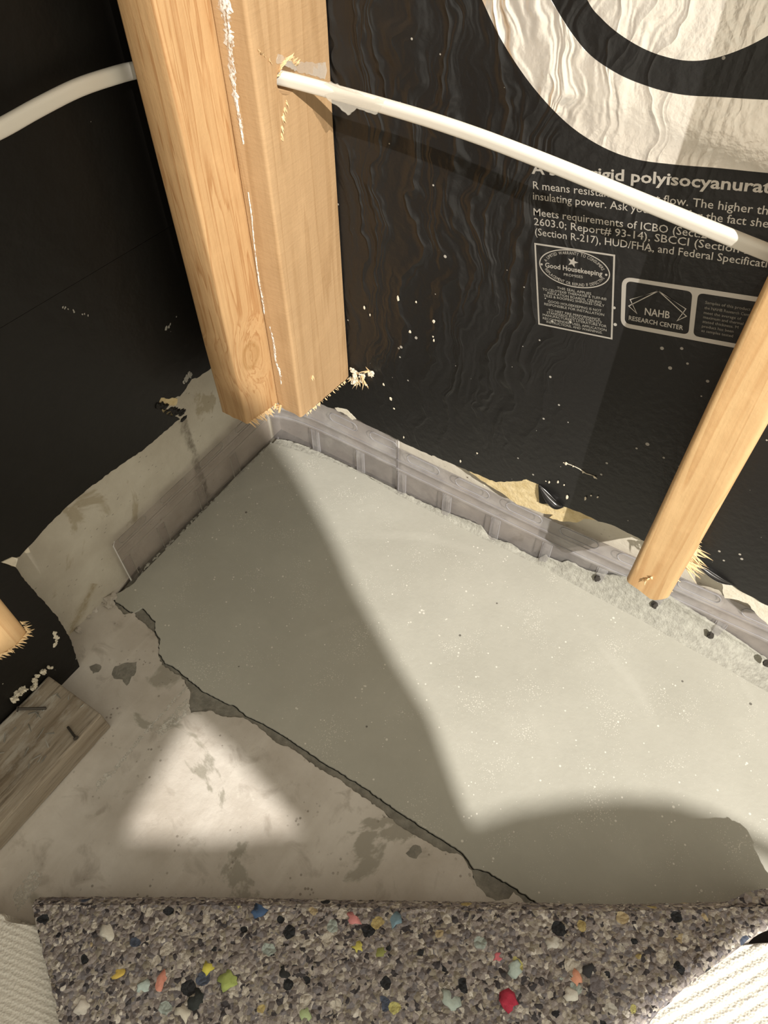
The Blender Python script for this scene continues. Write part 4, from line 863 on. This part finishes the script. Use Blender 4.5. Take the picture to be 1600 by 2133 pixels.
# loose foam bits standing proud of the pad, the larger coloured chips
CHIP = [('yellow', (.72, .66, .12), 433, 2018, .0085), ('green', (.40, .48, .15), 478, 2041, .009), ('coral', (.75, .33, .25), 333, 2046, .010), ('orange', (.68, .50, .12), 247, 2028, .008), ('pale blue', (.50, .60, .58), 302, 2056, .0075), ('dark', (.035, .04, .04), 410, 2080, .010), ('red', (.50, .04, .08), 1063, 2085, .0095), ('salmon', (.78, .38, .26), 1202, 2036, .008), ('pink', (.68, .28, .28), 735, 1914, .009), ('sky blue', (.22, .34, .42), 820, 1918, .0095), ('light green', (.45, .55, .30), 635, 2110, .008), ('blue', (.07, .13, .26), 540, 1901, .009), ('white', (.66, .63, .56), 225, 1938, .011), ('cream', (.68, .64, .55), 383, 2112, .009), ('ivory', (.70, .66, .60), 170, 2098, .008), ('black', (.03, .032, .034), 590, 2026, .009), ('lemon', (.72, .66, .16), 745, 1972, .007), ('olive', (.28, .30, .10), 795, 1982, .0075), ('aqua', (.47, .56, .53), 1075, 2020, .0085), ('charcoal', (.04, .04, .045), 1225, 2022, .008), ('chalk', (.70, .68, .62), 1190, 2074, .0085), ('rose', (.66, .18, .22), 1037, 1995, .006), ('sage', (.48, .56, .52), 935, 2085, .010), ('silver', (.62, .60, .55), 1150, 1963, .009)]
from mathutils.bvhtree import BVHTree
bmt = bmesh.new(); bmt.from_mesh(pad.data); bvh = BVHTree.FromBMesh(bmt)
for nm, colr, px_, py_, sz in CHIP:
    d = (fwd + right * ((px_ - 800) / 1545) - upv * ((py_ - 1066.5) / 1545)).normalized()
    hit, nrm, _, _ = bvh.ray_cast(Vector((.5865, -.5667, .85)), d)
    if hit is None: continue
    if nrm.z < 0: nrm = -nrm
    bm = bmesh.new(); rnd = random.Random(px_); add_blob(bm, (0, 0, 0), sz, (rnd.uniform(.6, 1), rnd.uniform(.45, .8), .28), .6, 2, px_)
    rotm = nrm.to_track_quat('Z', 'Y').to_matrix().to_4x4() @ Matrix.Rotation(rnd.uniform(0, 3), 4, 'Z')
    for v in bm.verts: v.co = hit + nrm * -.0006 + (rotm @ v.co)
    o = obj('foam_chip', bm, plain('chip_' + nm.replace(' ', '_'), colr, .95, bump=(200, .4, .003), var=.15, vscale=120), pad, True)
    tag(o, nm + ' foam chip')
bmt.free()
# carpet: one sheet folded with the pad, backing side up, showing at both sides of the pad
CA = Vector((*[(0.1999,-0.6667)][0], .046)); CB = Vector((*[(0.2347,-0.6554)][0], .046)); CC = Vector((*[(0.7864,-0.3181)][0], .050)); CD = Vector((*[(0.8272,-0.2898)][0], .050))
crest = lerp_list([CA + (CA - CB) * 1.0, CA, CB, (CB * .66 + CC * .34), (CB * .33 + CC * .67), CC, CD, CD + (CD - CC) * 2.2], 420)
back = Vector((.545, -.838, 0)); rows = []
for j in range(46):
    t = j / 45; row = []
    for i, c in enumerate(crest):
        if t < .22:
            a = (1 - t / .22) * math.pi * .5; p = c + away * (.003 * math.sin(a)) + Vector((0, 0, -(c.z - .006) * (1 - math.cos(a))))
        else: p = c + back * ((t - .22) / .78 * .42)
        row.append(p.copy())
    rows.append(row)
def ribbed(rows, per, amp, dirv, wob):
    for r in rows:
        for p in r:
            s_ = p.dot(dirv) + wob * noise.noise(p * 25); left = max(0, min(1, (.55 - p.x) / .1))
            big = amp * (math.sqrt(abs(math.sin(math.pi * s_ / per))) - .7) + .0004 * noise.noise(p * 450)
            s2 = p.dot(perp_l); small = .0006 * math.sin(2 * math.pi * s2 / .0056) + .0003 * noise.noise(p * 600)
            p.z += big * (1 - left) + small * left
carpet = None
def refine(rows, nx, ny):
    out = []
    for j in range(ny + 1):
        fj = j / ny * (len(rows) - 1); a = min(int(fj), len(rows) - 2); t = fj - a; r = []
        for i in range(nx + 1):
            fi = i / nx * (len(rows[0]) - 1); b = min(int(fi), len(rows[0]) - 2); s_ = fi - b
            r.append(rows[a][b].lerp(rows[a][b + 1], s_).lerp(rows[a + 1][b].lerp(rows[a + 1][b + 1], s_), t))
        out.append(r)
    return out
fine = refine(rows, 760, 300)
u_r = (Vector((*[(0.7344,-0.4238)][0], 0)) - Vector((*[(0.8265,-0.2874)][0], 0))).normalized(); perp = Vector((-u_r.y, u_r.x, 0)); u_l = (Vector((*[(0.2166,-0.6784)][0], 0)) - Vector((*[(0.2474,-0.6701)][0], 0))).normalized(); perp_l = Vector((-u_l.y, u_l.x, 0))
ribbed(fine, .0098, .0026, perp, .0012)
carpet = grid_obj('carpet', fine, M_CARPET, None, .006); sheet('gap_shade_sheet', [[tuple(p) for p in [(0.7698,-0.3042),(0.8675,-0.2154),(0.9543,-0.1993),(0.8839,-0.2829),(0.7807,-0.3359)]]], FLOOR, .010, .016, M_GAP_SHADE, carpet); tag(carpet, 'off-white ribbed carpet backing folded back beneath the speckled pad', 'carpet')  # near-black sheet paints the deep shade in the gap under the fold

# ------------------------------------------------------------------ off to the side of the view: a blanket added, unseen, to shape the bulb shadows
BQ = Vector((1.4692, -1.0383, 0)); BU = Vector((-.6252, -.7805, 0))
BL = Frame(BQ, BU, (0, 0, 1))
outer = [(-0.0186, 0.9889), (-0.0384, 1.0689), (-0.0750, 1.0800), (-0.0942, 1.0838), (-0.1209, 1.0887), (-0.1457, 1.0906), (-0.1798, 1.0664), (-0.2139, 1.0323), (-0.2139, 1.0416), (-0.1885, 1.0658), (-0.1674, 1.0881), (-0.1438, 1.1048), (-0.1172, 1.1154), (-0.0831, 1.1241), (-0.0533, 1.1284), (-0.0248, 1.1296), (-0.0242, 1.1408), (-0.0279, 1.1947), (-0.0223, 1.2270), (-0.0161, 1.2840), (-0.0161, 1.3175), (-0.0112, 1.3659), (-0.0050, 1.4012), (0.0074, 1.4384), (0.0223, 1.4632), (0.0267, 1.5624), (0.0267, 1.7484), (0.1550, 1.7484), (0.1550, 1.3665), (0.3100, 1.3615), (0.3100, 0.9889)]
hole = [(0.1048, 1.2412), (0.1662, 1.1848), (0.1178, 1.1668), (0.0639, 1.1551), (0.0775, 1.1873), (0.0887, 1.2133)]  # gap cut to let through the triangular lit patch
bk = sheet('light_blocker', [outer, hole], BL, -.004, .004, M_BLOCKER)
bm = bmesh.new(); bm.from_mesh(bk.data); bmesh.ops.triangulate(bm, faces=bm.faces[:])
for _ in range(4):
    bmesh.ops.subdivide_edges(bm, edges=[e for e in bm.edges if e.calc_length() > .05], cuts=1); bmesh.ops.triangulate(bm, faces=bm.faces[:])
for v in bm.verts:          # soft vertical folds
    u_ = (v.co - BQ).dot(BU); v.co += BL.n * (.010 * math.sin(u_ * 34 + v.co.z * 1.5) + .004 * math.sin(u_ * 90 + 1)) * max(0, min(1, (u_ - .18) / .06))
bm.to_mesh(bk.data); bm.free()
tag(bk, 'unseen brown blanket with a torn gap hung behind the viewpoint', 'blocker')
st = empty('blocker_stand'); tag(st, 'black metal stand with a crossbar added to hold up the unseen blanket', 'stand')
M_STAND = plain('stand_metal', (.03, .03, .032), .4, .8); top_ = max(p[1] for p in outer)
bm = bmesh.new(); pb = BQ + BU * .040 + BL.n * .02; add_tube(bm, [pb + Vector((0, 0, .02)), pb + Vector((0, 0, top_ - .006))], .010, 12); obj('pole', bm, M_STAND, st)
bm = bmesh.new(); add_tube(bm, [pb - BU * .014 + Vector((0, 0, top_ - .012)), pb + BU * .114 + Vector((0, 0, top_ - .012))], .008, 12); obj('crossbar', bm, M_STAND, st)
for k in range(3):
    d = Matrix.Rotation(2.1 * k + .4, 3, 'Z') @ Vector((.16, 0, 0)); bm = bmesh.new(); add_tube(bm, [pb + Vector((0, 0, .10)), pb + d * .6 + Vector((0, 0, .05)), pb + d + Vector((0, 0, .009))], .008, 10); obj('leg', bm, M_STAND, st)
